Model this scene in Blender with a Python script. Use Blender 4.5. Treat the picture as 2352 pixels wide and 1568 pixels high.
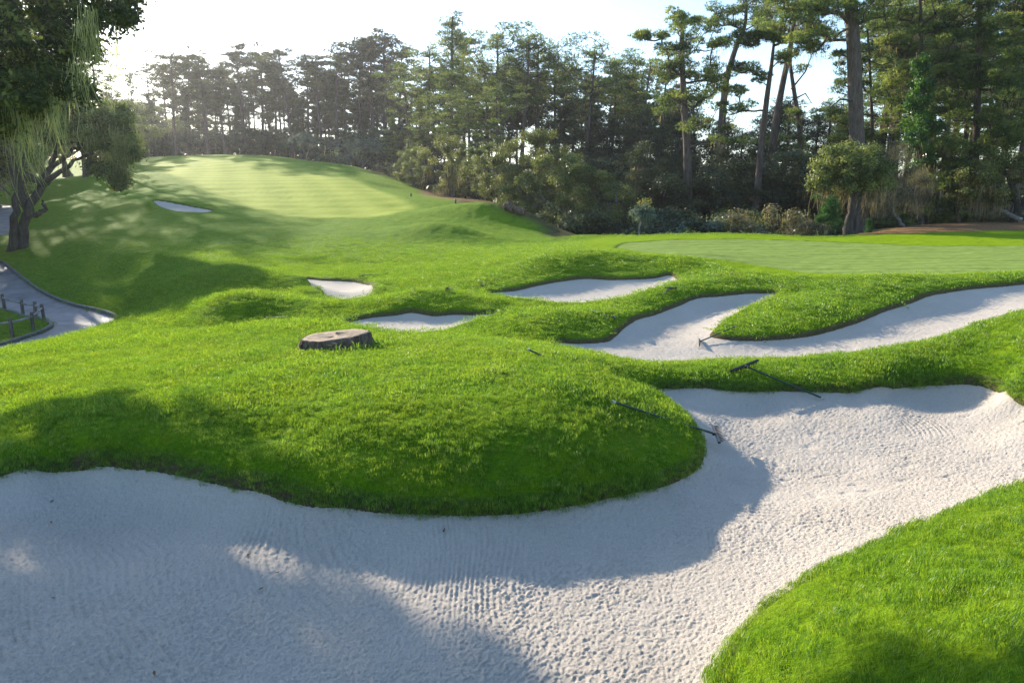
import bpy, math, random
import numpy as np
from mathutils import Vector

# ------------------------------------------------------------------ camera, sky, sun, exposure
scene = bpy.context.scene
for o in list(bpy.data.objects):
    bpy.data.objects.remove(o)
COL = scene.collection
CZ = 3.2                                   # camera height above the bunker floor, metres
PITCH = math.atan(332.0 / 1568.0)
ST, CT = math.sin(PITCH), math.cos(PITCH)
cam_data = bpy.data.cameras.new("camera")
cam = bpy.data.objects.new("camera", cam_data)
COL.objects.link(cam)
cam.location = (0, 0, CZ)
cam.rotation_euler = (math.pi / 2 - PITCH, 0, 0)
cam_data.lens = 24.0
cam_data.sensor_width = 36.0
cam_data.clip_start = 0.05
cam_data.clip_end = 8000
scene.camera = cam

SUN_AZ = math.radians(38.0)                # to the left of the view axis
SUN_EL = math.radians(19.5)
world = bpy.data.worlds.new("World")
scene.world = world
world.use_nodes = True
wn = world.node_tree.nodes
sky = wn.new("ShaderNodeTexSky")
sky.sky_type = 'NISHITA'
sky.sun_disc = False
sky.sun_elevation = SUN_EL
sky.sun_rotation = -SUN_AZ
sky.altitude = 0
sky.air_density = 1.1
sky.dust_density = 0.6
sky.ozone_density = 3.0
wn["Background"].inputs[1].default_value = 0.15
world.node_tree.links.new(sky.outputs[0], wn["Background"].inputs[0])
sd = bpy.data.lights.new("sun", 'SUN')
sun = bpy.data.objects.new("sun", sd)
COL.objects.link(sun)
sun_dir = Vector((-math.sin(SUN_AZ) * math.cos(SUN_EL), math.cos(SUN_AZ) * math.cos(SUN_EL), math.sin(SUN_EL)))
sun.rotation_euler = sun_dir.to_track_quat('Z', 'Y').to_euler()
sd.energy = 4.9
sd.angle = math.radians(0.55)
sd.color = (1.0, 0.89, 0.72)
vs = scene.view_settings
vs.view_transform = 'Standard'
vs.look = 'None'
vs.gamma = 1.0
vs.exposure = 1.2
vs.use_curve_mapping = False
cy = scene.cycles
cy.use_denoising = True
cy.denoising_prefilter = 'ACCURATE'
cy.max_bounces = 7
cy.diffuse_bounces = 3
cy.glossy_bounces = 2
cy.transmission_bounces = 4
cy.volume_bounces = 0
cy.transparent_max_bounces = 6
cy.caustics_reflective = False
cy.caustics_refractive = False

# ------------------------------------------------------------------ helpers
F = 1568.0
def slope(v):
    b = (784.0 - v) / F
    return (-ST + b * CT) / (CT + b * ST)
def V(u, v, z=None, d=None):
    """a ground survey point: seen at (u, v), at height z (relative to the eye) or distance d"""
    b = (784.0 - v) / F
    yy = CT + b * ST
    if d is None:
        d = z / slope(v)
    return ((u - 1176.0) / F / yy * d, d, slope(v) * d + CZ)
def D(u, d, z):
    """point in the vertical plane of column u at distance d and relative height z"""
    s = z / d
    b = (s * CT + ST) / (CT - s * ST)
    return ((u - 1176.0) / F / (CT + b * ST) * d, d, z + CZ)

def hash2(ix, iy, seed):
    h = (ix.astype(np.int64) * 374761393 + iy.astype(np.int64) * 668265263 + seed * 1442695041) & 0x7fffffff
    h = ((h ^ (h >> 13)) * 1274126177) & 0x7fffffff
    h = (h ^ (h >> 16)) & 0xffffff
    return h / float(0xffffff)
def vnoise(x, y, seed=0):
    ix = np.floor(x); iy = np.floor(y)
    fx = x - ix; fy = y - iy
    fx = fx * fx * fx * (fx * (fx * 6 - 15) + 10); fy = fy * fy * fy * (fy * (fy * 6 - 15) + 10)
    a = hash2(ix, iy, seed); b = hash2(ix + 1, iy, seed); c = hash2(ix, iy + 1, seed); d = hash2(ix + 1, iy + 1, seed)
    return (a * (1 - fx) + b * fx) * (1 - fy) + (c * (1 - fx) + d * fx) * fy
def fbm(x, y, seed=0, o=3):
    s = 0; a = 0.5; t = 0
    for i in range(o):
        s = s + a * vnoise(x * 2 ** i, y * 2 ** i, seed + i); t += a; a *= 0.5
    return s / t
def sstep(a, b, x):
    t = np.clip((x - a) / (b - a), 0, 1)
    return t * t * (3 - 2 * t)

def mesh_np(name, verts, faces, mat=None, parent=None, smooth=True, attrs=None, link=True, loc=None):
    me = bpy.data.meshes.new(name)
    verts = np.asarray(verts, dtype=np.float32); faces = np.asarray(faces, dtype=np.int32)
    n, k = faces.shape
    me.vertices.add(len(verts)); me.vertices.foreach_set('co', verts.ravel())
    me.loops.add(n * k); me.loops.foreach_set('vertex_index', faces.ravel())
    me.polygons.add(n); me.polygons.foreach_set('loop_start', np.arange(0, n * k, k, dtype=np.int32))
    me.polygons.foreach_set('use_smooth', np.full(n, smooth))
    if attrs:
        for an, av in attrs.items():
            at = me.attributes.new(an, 'FLOAT', 'POINT'); at.data.foreach_set('value', np.asarray(av, dtype=np.float32).ravel())
    me.update(calc_edges=True)
    if mat: me.materials.append(mat)
    ob = bpy.data.objects.new(name, me)
    if link: COL.objects.link(ob)
    if parent: ob.parent = parent
    if loc is not None: ob.location = loc
    return ob

def mesh_pd(name, verts, faces, mat=None, parent=None, smooth=False, attrs=None):
    me = bpy.data.meshes.new(name)
    me.from_pydata([tuple(v) for v in verts], [], [tuple(f) for f in faces])
    if smooth:
        for p in me.polygons: p.use_smooth = True
    if attrs:
        for an, av in attrs.items():
            at = me.attributes.new(an, 'FLOAT', 'POINT'); at.data.foreach_set('value', np.asarray(av, dtype=np.float32).ravel())
    me.update()
    if mat: me.materials.append(mat)
    ob = bpy.data.objects.new(name, me); COL.objects.link(ob)
    if parent: ob.parent = parent
    return ob

def tag(o, label=None, cat=None, group=None, kind=None):
    if label: o['label'] = label
    if cat: o['category'] = cat
    if group: o['group'] = group
    if kind: o['kind'] = kind
    return o
def empty(name, loc=(0, 0, 0), rz=0.0):
    o = bpy.data.objects.new(name, None); COL.objects.link(o)
    o.empty_display_size = 0.2
    o.location = loc; o.rotation_euler = (0, 0, rz)
    return o
def copy_tree(o, parent=None):
    c = o.copy(); COL.objects.link(c)
    c.parent = parent
    for ch in [x for x in o.children]:
        copy_tree(ch, c)
    return c

# ------------------------------------------------------------------ materials
class NT:
    def __init__(s, name):
        s.m = bpy.data.materials.new(name); s.m.use_nodes = True
        s.t = s.m.node_tree; s.t.nodes.clear()
        s.out = s.n('ShaderNodeOutputMaterial')
    def n(s, typ, **kw):
        nd = s.t.nodes.new(typ)
        for k, v in kw.items(): setattr(nd, k, v)
        return nd
    def l(s, a, b): s.t.links.new(a, b)
    def noise(s, scale, detail=3, rough=0.55, coord=None, dist=0.0):
        nd = s.n('ShaderNodeTexNoise'); nd.inputs['Scale'].default_value = scale
        nd.inputs['Detail'].default_value = detail; nd.inputs['Roughness'].default_value = rough
        nd.inputs['Distortion'].default_value = dist
        if coord is not None: s.l(coord, nd.inputs['Vector'])
        return nd.outputs['Fac']
    def ramp(s, fac, stops):
        nd = s.n('ShaderNodeValToRGB'); cr = nd.color_ramp
        cr.elements[0].position = stops[0][0]; cr.elements[0].color = (*stops[0][1], 1)
        cr.elements[1].position = stops[-1][0]; cr.elements[1].color = (*stops[-1][1], 1)
        for p, c in stops[1:-1]:
            e = cr.elements.new(p); e.color = (*c, 1)
        s.l(fac, nd.inputs[0]); return nd.outputs[0]
    def mix(s, fac, a, b, blend='MIX'):
        nd = s.n('ShaderNodeMix', data_type='RGBA', blend_type=blend)
        for sock, val in ((nd.inputs[0], fac), (nd.inputs[6], a), (nd.inputs[7], b)):
            if isinstance(val, (int, float)): sock.default_value = val
            elif isinstance(val, tuple): sock.default_value = (*val, 1)
            else: s.l(val, sock)
        return nd.outputs[2]
    def math(s, op, a, b=None, c=None):
        nd = s.n('ShaderNodeMath', operation=op)
        for i, val in enumerate((a, b, c)):
            if val is None: continue
            if isinstance(val, (int, float)): nd.inputs[i].default_value = val
            else: s.l(val, nd.inputs[i])
        return nd.outputs[0]
    def attr(s, name): return s.n('ShaderNodeAttribute', attribute_name=name).outputs['Fac']
    def obj(s): return s.n('ShaderNodeTexCoord').outputs['Object']
    def mapping(s, vec, scale, rot=(0, 0, 0)):
        nd = s.n('ShaderNodeMapping'); nd.inputs['Scale'].default_value = scale; nd.inputs['Rotation'].default_value = rot
        s.l(vec, nd.inputs['Vector']); return nd.outputs[0]
    def bump(s, h, strength=0.5, dist=0.02, normal=None):
        nd = s.n('ShaderNodeBump'); nd.inputs['Strength'].default_value = strength; nd.inputs['Distance'].default_value = dist
        s.l(h, nd.inputs['Height'])
        if normal is not None: s.l(normal, nd.inputs['Normal'])
        return nd.outputs[0]
    def bsdf(s, col, rough=0.8, normal=None, spec=0.3, sheen=0.0, sheen_tint=None, sheen_rough=0.5):
        b = s.n('ShaderNodeBsdfPrincipled')
        if isinstance(col, tuple): b.inputs['Base Color'].default_value = (*col, 1)
        else: s.l(col, b.inputs['Base Color'])
        if isinstance(rough, (int, float)): b.inputs['Roughness'].default_value = rough
        else: s.l(rough, b.inputs['Roughness'])
        b.inputs['Specular IOR Level'].default_value = spec
        if sheen:
            b.inputs['Sheen Weight'].default_value = sheen; b.inputs['Sheen Roughness'].default_value = sheen_rough
            if sheen_tint: b.inputs['Sheen Tint'].default_value = (*sheen_tint, 1)
        if normal is not None: s.l(normal, b.inputs['Normal'])
        return b.outputs[0]
    def done(s, sh):
        s.l(sh, s.out.inputs['Surface']); return s.m

def leaf_mat(name, stops, trans=0.45, rough=0.5, spec=0.3, tcol_gain=(1.35, 1.3, 0.8), tint='tint'):
    """leaf or needle: opaque side plus light coming through from behind"""
    t = NT(name)
    col = t.ramp(t.attr(tint), stops)
    p = t.bsdf(col, rough, spec=spec)
    tr = t.n('ShaderNodeBsdfTranslucent')
    t.l(t.mix(1.0, col, tcol_gain, 'MULTIPLY'), tr.inputs['Color'])
    mx = t.n('ShaderNodeMixShader'); mx.inputs[0].default_value = trans
    t.l(p, mx.inputs[1]); t.l(tr.outputs[0], mx.inputs[2])
    return t.done(mx.outputs[0])

def bark_mat(name, c1, c2, scale=6.0):
    t = NT(name); o = t.obj()
    n1 = t.noise(scale, 4, 0.6, t.mapping(o, (1, 1, 0.25)))
    n2 = t.noise(scale * 5, 3, 0.6, t.mapping(o, (1, 1, 0.2)))
    col = t.ramp(n1, [(0.3, c1), (0.7, c2)])
    col = t.mix(0.5, col, t.ramp(n2, [(0.35, (0.35, 0.35, 0.35)), (0.65, (1, 1, 1))]), 'MULTIPLY')
    return t.done(t.bsdf(col, 0.9, t.bump(n2, 0.8, 0.05), 0.15))

M = {}
M['pine_bark'] = bark_mat('pine_bark', (0.075, 0.055, 0.045), (0.17, 0.135, 0.12))
M['grey_bark'] = bark_mat('grey_bark', (0.10, 0.09, 0.085), (0.27, 0.25, 0.23))
M['dark_bark'] = bark_mat('dark_bark', (0.045, 0.038, 0.033), (0.12, 0.105, 0.095))
M['pine_near'] = leaf_mat('pine_needles', [(0.0, (0.030, 0.055, 0.022)), (0.45, (0.10, 0.155, 0.042)), (0.80, (0.25, 0.32, 0.090)), (1.0, (0.46, 0.40, 0.16))], 0.5)  # warm bright end of the ramp paints sunlit highlights into the needles
M['pine_far'] = leaf_mat('pine_needles_far', [(0.0, (0.030, 0.045, 0.022)), (0.6, (0.07, 0.09, 0.038)), (1.0, (0.14, 0.125, 0.06))], 0.45)
M['oak'] = leaf_mat('oak_leaves', [(0.0, (0.04, 0.065, 0.02)), (0.5, (0.115, 0.155, 0.042)), (1.0, (0.31, 0.34, 0.12))], 0.42)
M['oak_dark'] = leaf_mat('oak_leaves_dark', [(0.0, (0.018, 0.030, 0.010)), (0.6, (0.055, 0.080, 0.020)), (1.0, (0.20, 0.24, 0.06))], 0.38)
M['oak_gold'] = leaf_mat('oak_leaves_gold', [(0.0, (0.07, 0.08, 0.025)), (0.5, (0.12, 0.145, 0.04)), (1.0, (0.34, 0.35, 0.12))], 0.42)
M['sage'] = leaf_mat('sage_leaves', [(0.0, (0.05, 0.08, 0.06)), (0.5, (0.11, 0.16, 0.12)), (1.0, (0.22, 0.29, 0.22))], 0.35)
M['scrub'] = leaf_mat('scrub_leaves', [(0.0, (0.05, 0.05, 0.03)), (0.5, (0.13, 0.12, 0.07)), (1.0, (0.30, 0.26, 0.15))], 0.35)
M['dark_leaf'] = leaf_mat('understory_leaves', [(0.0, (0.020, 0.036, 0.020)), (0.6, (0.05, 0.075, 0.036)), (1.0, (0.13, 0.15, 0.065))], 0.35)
M['ivy'] = leaf_mat('ivy_leaves', [(0.0, (0.02, 0.06, 0.012)), (0.6, (0.05, 0.14, 0.022)), (1.0, (0.12, 0.24, 0.04))], 0.45, rough=0.35, spec=0.5)
M['young_pine'] = leaf_mat('young_pine_needles', [(0.0, (0.02, 0.07, 0.02)), (0.6, (0.05, 0.15, 0.04)), (1.0, (0.13, 0.24, 0.07))], 0.45)
M['lichen'] = leaf_mat('lace_lichen', [(0.0, (0.28, 0.29, 0.11)), (0.5, (0.45, 0.46, 0.20)), (1.0, (0.62, 0.60, 0.33))], 0.5, rough=0.9, tcol_gain=(1.1, 1.15, 0.8))
M['tan_lichen'] = leaf_mat('tan_lichen', [(0.0, (0.17, 0.15, 0.08)), (0.5, (0.30, 0.26, 0.14)), (1.0, (0.46, 0.40, 0.24))], 0.45, rough=0.9, tcol_gain=(1.1, 1.05, 0.8))
def m_blade():
    t = NT('grass_blade'); g = t.n('ShaderNodeNewGeometry').outputs['Position']
    patch = t.noise(1.1, 4, 0.65, g); small = t.noise(9, 3, 0.7, g); rnd = t.n('ShaderNodeObjectInfo').outputs['Random']
    f = t.math('ADD', t.math('MULTIPLY', t.attr('tint'), 0.55), t.math('MULTIPLY', small, 0.45))
    f = t.math('ADD', f, t.math('MULTIPLY', t.math('SUBTRACT', rnd, 0.5), 0.22))
    col = t.ramp(f, [(0.12, (0.022, 0.070, 0.010)), (0.42, (0.085, 0.200, 0.022)), (0.68, (0.190, 0.345, 0.040)), (0.95, (0.31, 0.40, 0.09)), (1.0, (0.42, 0.40, 0.18))])
    col = t.mix(t.ramp(patch, [(0.35, (0, 0, 0)), (0.68, (1, 1, 1))]), col, t.mix(1.0, col, (1.28, 1.06, 0.95), 'MULTIPLY'))
    p = t.bsdf(col, 0.42, spec=0.45)
    tr = t.n('ShaderNodeBsdfTranslucent'); t.l(t.mix(1.0, col, (1.75, 1.5, 0.6), 'MULTIPLY'), tr.inputs['Color'])
    mx = t.n('ShaderNodeMixShader'); mx.inputs[0].default_value = 0.45
    t.l(p, mx.inputs[1]); t.l(tr.outputs[0], mx.inputs[2])
    return t.done(mx.outputs[0])
M['blade'] = m_blade()

def m_ground():
    t = NT('turf'); o = t.obj()
    big = t.noise(0.25, 4, 0.6, o); mid = t.noise(2.2, 4, 0.65, o); fine = t.noise(26, 4, 0.75, o); vf = t.noise(90, 2, 0.7, o)
    rough = t.ramp(mid, [(0.25, (0.075, 0.175, 0.006)), (0.5, (0.130, 0.250, 0.008)), (0.75, (0.195, 0.315, 0.012))])
    rough = t.mix(t.ramp(big, [(0.35, (0, 0, 0)), (0.65, (1, 1, 1))]), rough, t.mix(1.0, rough, (1.14, 1.03, 1.1), 'MULTIPLY'))
    rough = t.mix(0.75, rough, t.ramp(fine, [(0.3, (0.35, 0.42, 0.35)), (0.62, (1.15, 1.12, 1.1))]), 'MULTIPLY')
    # mown stripes
    fw = t.n('ShaderNodeTexWave', wave_type='BANDS', bands_direction='X', wave_profile='SIN')
    fw.inputs['Scale'].default_value = 0.075; fw.inputs['Distortion'].default_value = 0.6; fw.inputs['Detail Scale'].default_value = 0.3
    t.l(t.mapping(o, (1, 1, 1), (0, 0, math.radians(62))), fw.inputs['Vector'])
    fw2 = t.n('ShaderNodeTexWave', wave_type='BANDS', bands_direction='X', wave_profile='SIN')
    fw2.inputs['Scale'].default_value = 0.075; fw2.inputs['Distortion'].default_value = 0.6; fw2.inputs['Detail Scale'].default_value = 0.3
    t.l(t.mapping(o, (1, 1, 1), (0, 0, math.radians(-22))), fw2.inputs['Vector'])
    st = t.math('MULTIPLY', t.math('ADD', fw.outputs['Fac'], fw2.outputs['Fac']), 0.5)
    st = t.math('ADD', t.math('MULTIPLY', st, 0.7), t.math('MULTIPLY', mid, 0.3))
    fair = t.ramp(st, [(0.2, (0.225, 0.295, 0.028)), (0.8, (0.345, 0.395, 0.060))])
    fair = t.mix(0.35, fair, t.ramp(fine, [(0.3, (0.7, 0.7, 0.6)), (0.65, (1.05, 1.05, 1.05))]), 'MULTIPLY')
    gw = t.n('ShaderNodeTexWave', wave_type='BANDS', bands_direction='Y', wave_profile='SIN')
    gw.inputs['Scale'].default_value = 0.28; gw.inputs['Distortion'].default_value = 1.2; gw.inputs['Detail Scale'].default_value = 0.5
    t.l(t.mapping(o, (1, 1, 1), (0, 0, math.radians(7))), gw.inputs['Vector'])
    gn = t.math('ADD', t.math('MULTIPLY', gw.outputs['Fac'], 0.55), t.math('MULTIPLY', mid, 0.45))
    green = t.ramp(gn, [(0.2, (0.14, 0.215, 0.045)), (0.8, (0.20, 0.27, 0.07))])
    green = t.mix(0.5, green, t.ramp(t.noise(14, 4, 0.7, t.mapping(o, (0.35, 1.6, 1))), [(0.3, (0.75, 0.8, 0.7)), (0.65, (1.08, 1.05, 1.05))]), 'MULTIPLY')
    fringe = t.mix(0.45, (0.20, 0.31, 0.004), t.ramp(fine, [(0.3, (0.6, 0.65, 0.6)), (0.62, (1.1, 1.1, 1.1))]), 'MULTIPLY')
    mott = t.ramp(t.noise(7, 5, 0.75, o), [(0.3, (0.72, 0.78, 0.7)), (0.7, (1.12, 1.08, 1.0))])
    rough = t.mix(0.8, rough, mott, 'MULTIPLY'); fair = t.mix(0.4, fair, mott, 'MULTIPLY')
    straw = t.ramp(t.noise(9, 5, 0.75, o), [(0.3, (0.10, 0.05, 0.03)), (0.5, (0.25, 0.125, 0.07)), (0.72, (0.42, 0.26, 0.15))])
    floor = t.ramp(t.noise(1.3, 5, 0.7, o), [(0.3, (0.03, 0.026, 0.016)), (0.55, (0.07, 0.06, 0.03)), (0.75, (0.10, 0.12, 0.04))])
    soil = t.ramp(fine, [(0.3, (0.05, 0.04, 0.022)), (0.7, (0.16, 0.13, 0.07))])
    ragged = t.math('MULTIPLY', t.math('SUBTRACT', mid, 0.5), 0.25)
    c = t.mix(t.attr('fringe'), rough, fringe)
    c = t.mix(t.attr('fairway'), c, fair)
    c = t.mix(t.attr('green'), c, green)
    c = t.mix(t.attr('cutline'), c, (0.045, 0.10, 0.018))
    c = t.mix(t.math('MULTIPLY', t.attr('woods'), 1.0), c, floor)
    c = t.mix(t.attr('straw'), c, straw)
    c = t.mix(t.attr('lip'), c, soil)
    smooth_mask = t.math('MAXIMUM', t.attr('green'), t.math('MULTIPLY', t.attr('fairway'), 0.8))
    bstr = t.math('SUBTRACT', 1.0, t.math('MULTIPLY', smooth_mask, 0.9))
    h = t.math('MULTIPLY', t.math('ADD', t.math('MULTIPLY', fine, 1.0), t.math('MULTIPLY', vf, 0.35)), bstr)
    n = t.bump(h, 1.0, 0.045)
    return t.done(t.bsdf(c, 0.85, n, 0.04, sheen=0.04, sheen_tint=(0.85, 1.0, 0.1), sheen_rough=0.4))
M['ground'] = m_ground()

def m_sand():
    t = NT('bunker_sand'); o = t.obj()
    a = t.noise(60, 4, 0.75, o); b = t.noise(170, 3, 0.7, o); big = t.noise(0.9, 4, 0.6, o)
    c = t.ramp(a, [(0.25, (0.41, 0.36, 0.305)), (0.5, (0.55, 0.49, 0.42)), (0.75, (0.64, 0.575, 0.50))])
    c = t.mix(0.45, c, t.ramp(big, [(0.35, (0.86, 0.84, 0.81)), (0.65, (1, 1, 1))]), 'MULTIPLY')
    c = t.mix(t.attr('rim_tone'), c, (0.42, 0.35, 0.26))
    h = t.math('ADD', a, t.math('MULTIPLY', b, 0.4))
    return t.done(t.bsdf(c, 0.92, t.bump(h, 0.9, 0.02), 0.1))
M['sand'] = m_sand()

def m_path():
    t = NT('cart_path_concrete'); o = t.obj()
    a = t.noise(1.1, 5, 0.65, o); b = t.noise(60, 3, 0.7, o)
    c = t.ramp(a, [(0.3, (0.11, 0.11, 0.12)), (0.7, (0.26, 0.26, 0.27))])
    c = t.mix(0.4, c, t.ramp(b, [(0.3, (0.7, 0.7, 0.7)), (0.7, (1, 1, 1))]), 'MULTIPLY')
    return t.done(t.bsdf(c, 0.6, t.bump(b, 0.3, 0.01), 0.4))
M['path'] = m_path()
def simple(name, c1, c2, scale=20, rough=0.8, spec=0.3, bump=0.3, stretch=(1, 1, 1)):
    t = NT(name); o = t.mapping(t.obj(), stretch)
    a = t.noise(scale, 4, 0.65, o)
    return t.done(t.bsdf(t.ramp(a, [(0.3, c1), (0.7, c2)]), rough, t.bump(a, bump, 0.01), spec))
M['kerb'] = simple('kerb_concrete', (0.07, 0.07, 0.07), (0.20, 0.19, 0.185), 14)
M['rake_handle'] = simple('painted_green_handle', (0.012, 0.035, 0.022), (0.022, 0.055, 0.035), 18, 0.4, 0.5, 0.1)
M['rake_head'] = simple('black_plastic', (0.012, 0.012, 0.013), (0.028, 0.028, 0.030), 30, 0.45, 0.5, 0.1)
M['pale_cap'] = simple('worn_grey_cap', (0.25, 0.26, 0.25), (0.45, 0.45, 0.44), 30, 0.6)
M['fence_wood'] = simple('weathered_fence_wood', (0.06, 0.045, 0.035), (0.20, 0.17, 0.15), 9, 0.9, 0.15, 0.5, (1, 1, 0.3))
M['fence_rail'] = simple('silvered_fence_rail', (0.14, 0.12, 0.11), (0.38, 0.36, 0.34), 9, 0.9, 0.15, 0.5, (0.3, 0.3, 1))
M['white_log'] = simple('bleached_log', (0.16, 0.14, 0.12), (0.42, 0.38, 0.33), 6, 0.9, 0.15, 0.6, (1, 1, 1))
M['rock'] = simple('log_brown', (0.05, 0.035, 0.025), (0.17, 0.12, 0.09), 5, 0.9, 0.15, 0.7)
M['stump_bark'] = bark_mat('stump_bark', (0.06, 0.04, 0.03), (0.26, 0.19, 0.14), 9.0)
M['stump_top'] = simple('weathered_cut_wood', (0.17, 0.115, 0.075), (0.50, 0.39, 0.28), 7, 0.9, 0.15, 0.8, (1, 3, 1))
M['fungus'] = simple('bracket_fungus', (0.16, 0.09, 0.05), (0.45, 0.38, 0.28), 18, 0.8)
M['leaf_brown'] = simple('fallen_leaf_brown', (0.10, 0.055, 0.025), (0.22, 0.13, 0.06), 40, 0.7)
M['leaf_yellow'] = simple('fallen_leaf_yellow', (0.50, 0.30, 0.03), (0.65, 0.45, 0.08), 40, 0.7)

# ------------------------------------------------------------------ terrain survey
def cr(pts, k=6, closed=True):
    P = np.array([p[:2] for p in pts], float); n = len(P); out = []
    for i in range(n if closed else n - 1):
        if closed: p0, p1, p2, p3 = P[(i - 1) % n], P[i], P[(i + 1) % n], P[(i + 2) % n]
        else: p0, p1, p2, p3 = P[max(i - 1, 0)], P[i], P[i + 1], P[min(i + 2, n - 1)]
        d1 = max(np.linalg.norm(p1 - p0), 1e-6) ** .5; d2 = max(np.linalg.norm(p2 - p1), 1e-6) ** .5; d3 = max(np.linalg.norm(p3 - p2), 1e-6) ** .5
        m1 = (p2 - p1) if d1 < 1e-2 else ((p1 - p0) / d1 - (p2 - p0) / (d1 + d2) + (p2 - p1) / d2) * d2
        m2 = (p2 - p1) if d3 < 1e-2 else ((p2 - p1) / d2 - (p3 - p1) / (d2 + d3) + (p3 - p2) / d3) * d2
        for j in range(k):
            t = j / k
            out.append((2*t**3 - 3*t**2 + 1) * p1 + (t**3 - 2*t**2 + t) * m1 + (-2*t**3 + 3*t**2) * p2 + (t**3 - t**2) * m2)
    if not closed: out.append(P[-1])
    return np.array(out)

# each bunker's rim, surveyed point by point
RIM_A = [V(0,1090,-2.95),V(100,1078,-2.95),V(200,1070,-2.95),V(300,1068,-2.95),V(400,1082,-2.96),V(480,1100,-2.97),V(560,1118,-2.98),V(650,1140,-3.0),
  V(750,1158,-3.0),V(850,1168,-3.0),V(950,1173,-3.0),V(1050,1176,-3.0),V(1150,1174,-3.0),V(1250,1165,-3.02),V(1350,1149,-3.05),
  V(1450,1128,-3.08),V(1520,1110,-3.1),V(1580,1082,-3.1),V(1607,1050,-3.1),V(1608,1020,-3.1),V(1588,985,-3.1),V(1558,952,-3.08),
  V(1530,922,-3.06),V(1506,896,-3.03),V(1560,890,-3.0),V(1650,892,-3.0),V(1750,894,-3.0),V(1850,896,-2.98),V(1950,898,-2.96),V(2050,890,-2.9),V(2150,880,-2.84),
  V(2240,879,-2.78),V(2300,897,-2.80),V(2352,928,-2.79),(8.1,8.4,.5),(8.6,7.3,.5),(7.4,6.5,.5),
  V(2352,1127,-2.75),V(2250,1165,-2.79),V(2150,1205,-2.82),V(2050,1246,-2.85),V(1950,1291,-2.9),V(1850,1345,-2.95),
  V(1780,1390,-3.0),V(1730,1430,-3.02),V(1690,1480,-3.05),V(1665,1522,-3.05),V(1650,1568,-3.05),(1.1,3.0,.12),(0.9,2.2,.15),
  (-2.0,1.8,.1),(-6,2.2,.1),(-8.2,4,.15),(-8,6.3,.2)]
RIM_E = [V(1275,787,-3.15),V(1330,788,-3.16),V(1390,784,-3.16),V(1409,772,-3.12),V(1432,752,-3.08),V(1500,723,-3.03),V(1560,701,-2.93),V(1605,684,-2.85),
  V(1680,676,-2.78),V(1740,673,-2.76),V(1783,675,-2.75),V(1725,705,-2.92),V(1670,735,-3.04),V(1643,758,-3.10),V(1637,772,-3.12),V(1670,779,-3.13),V(1730,781,-3.12),
  V(1800,778,-3.10),V(1860,770,-3.06),V(1920,755,-3.0),V(1980,735,-2.9),V(2040,711,-2.8),V(2100,692,-2.7),V(2200,669,-2.56),V(2280,659,-2.48),V(2352,653,-2.43),
  (16.5,19.6,.8),(17.6,17.5,.8),(14.5,14.6,.75),D(2352,13.1,-2.38),D(2200,12.7,-2.66),D(2100,12.4,-2.8),D(2000,12.2,-2.9),D(1850,12.15,-2.98),
  D(1700,12.15,-3.03),D(1550,12.2,-3.06),D(1440,12.5,-3.09),D(1350,13.3,-3.12),D(1290,14.0,-3.14)]
RIM_B = [V(1113,677,-2.95),V(1170,668,-2.93),V(1230,656,-2.9),V(1290,646,-2.85),V(1350,640,-2.8),V(1420,642,-2.78),V(1490,640,-2.75),V(1540,634,-2.68),
  V(1559,648,-2.68),D(1535,21.0,-2.75),D(1500,20.2,-2.85),D(1440,19.7,-2.95),D(1380,19.3,-3.0),D(1325,19.3,-3.03),D(1240,19.7,-3.03),D(1180,20.1,-3.0)]
RIM_C = [V(795,744,-3.1),V(850,729,-3.1),V(920,724,-3.1),V(1000,726,-3.08),V(1080,724,-3.05),V(1165,720,-2.99),V(1100,738,-3.05),V(1047,755,-3.1),
  D(1000,15.5,-3.12),D(900,15.4,-3.12),D(840,15.9,-3.12)]
RIM_D = [V(700,641,-3.15),V(760,645,-3.15),V(820,648,-3.13),V(850,656,-3.12),V(852,680,-3.15),D(800,20.8,-3.15),D(760,21.1,-3.15),D(720,23,-3.15),D(690,25,-3.15)]

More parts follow.
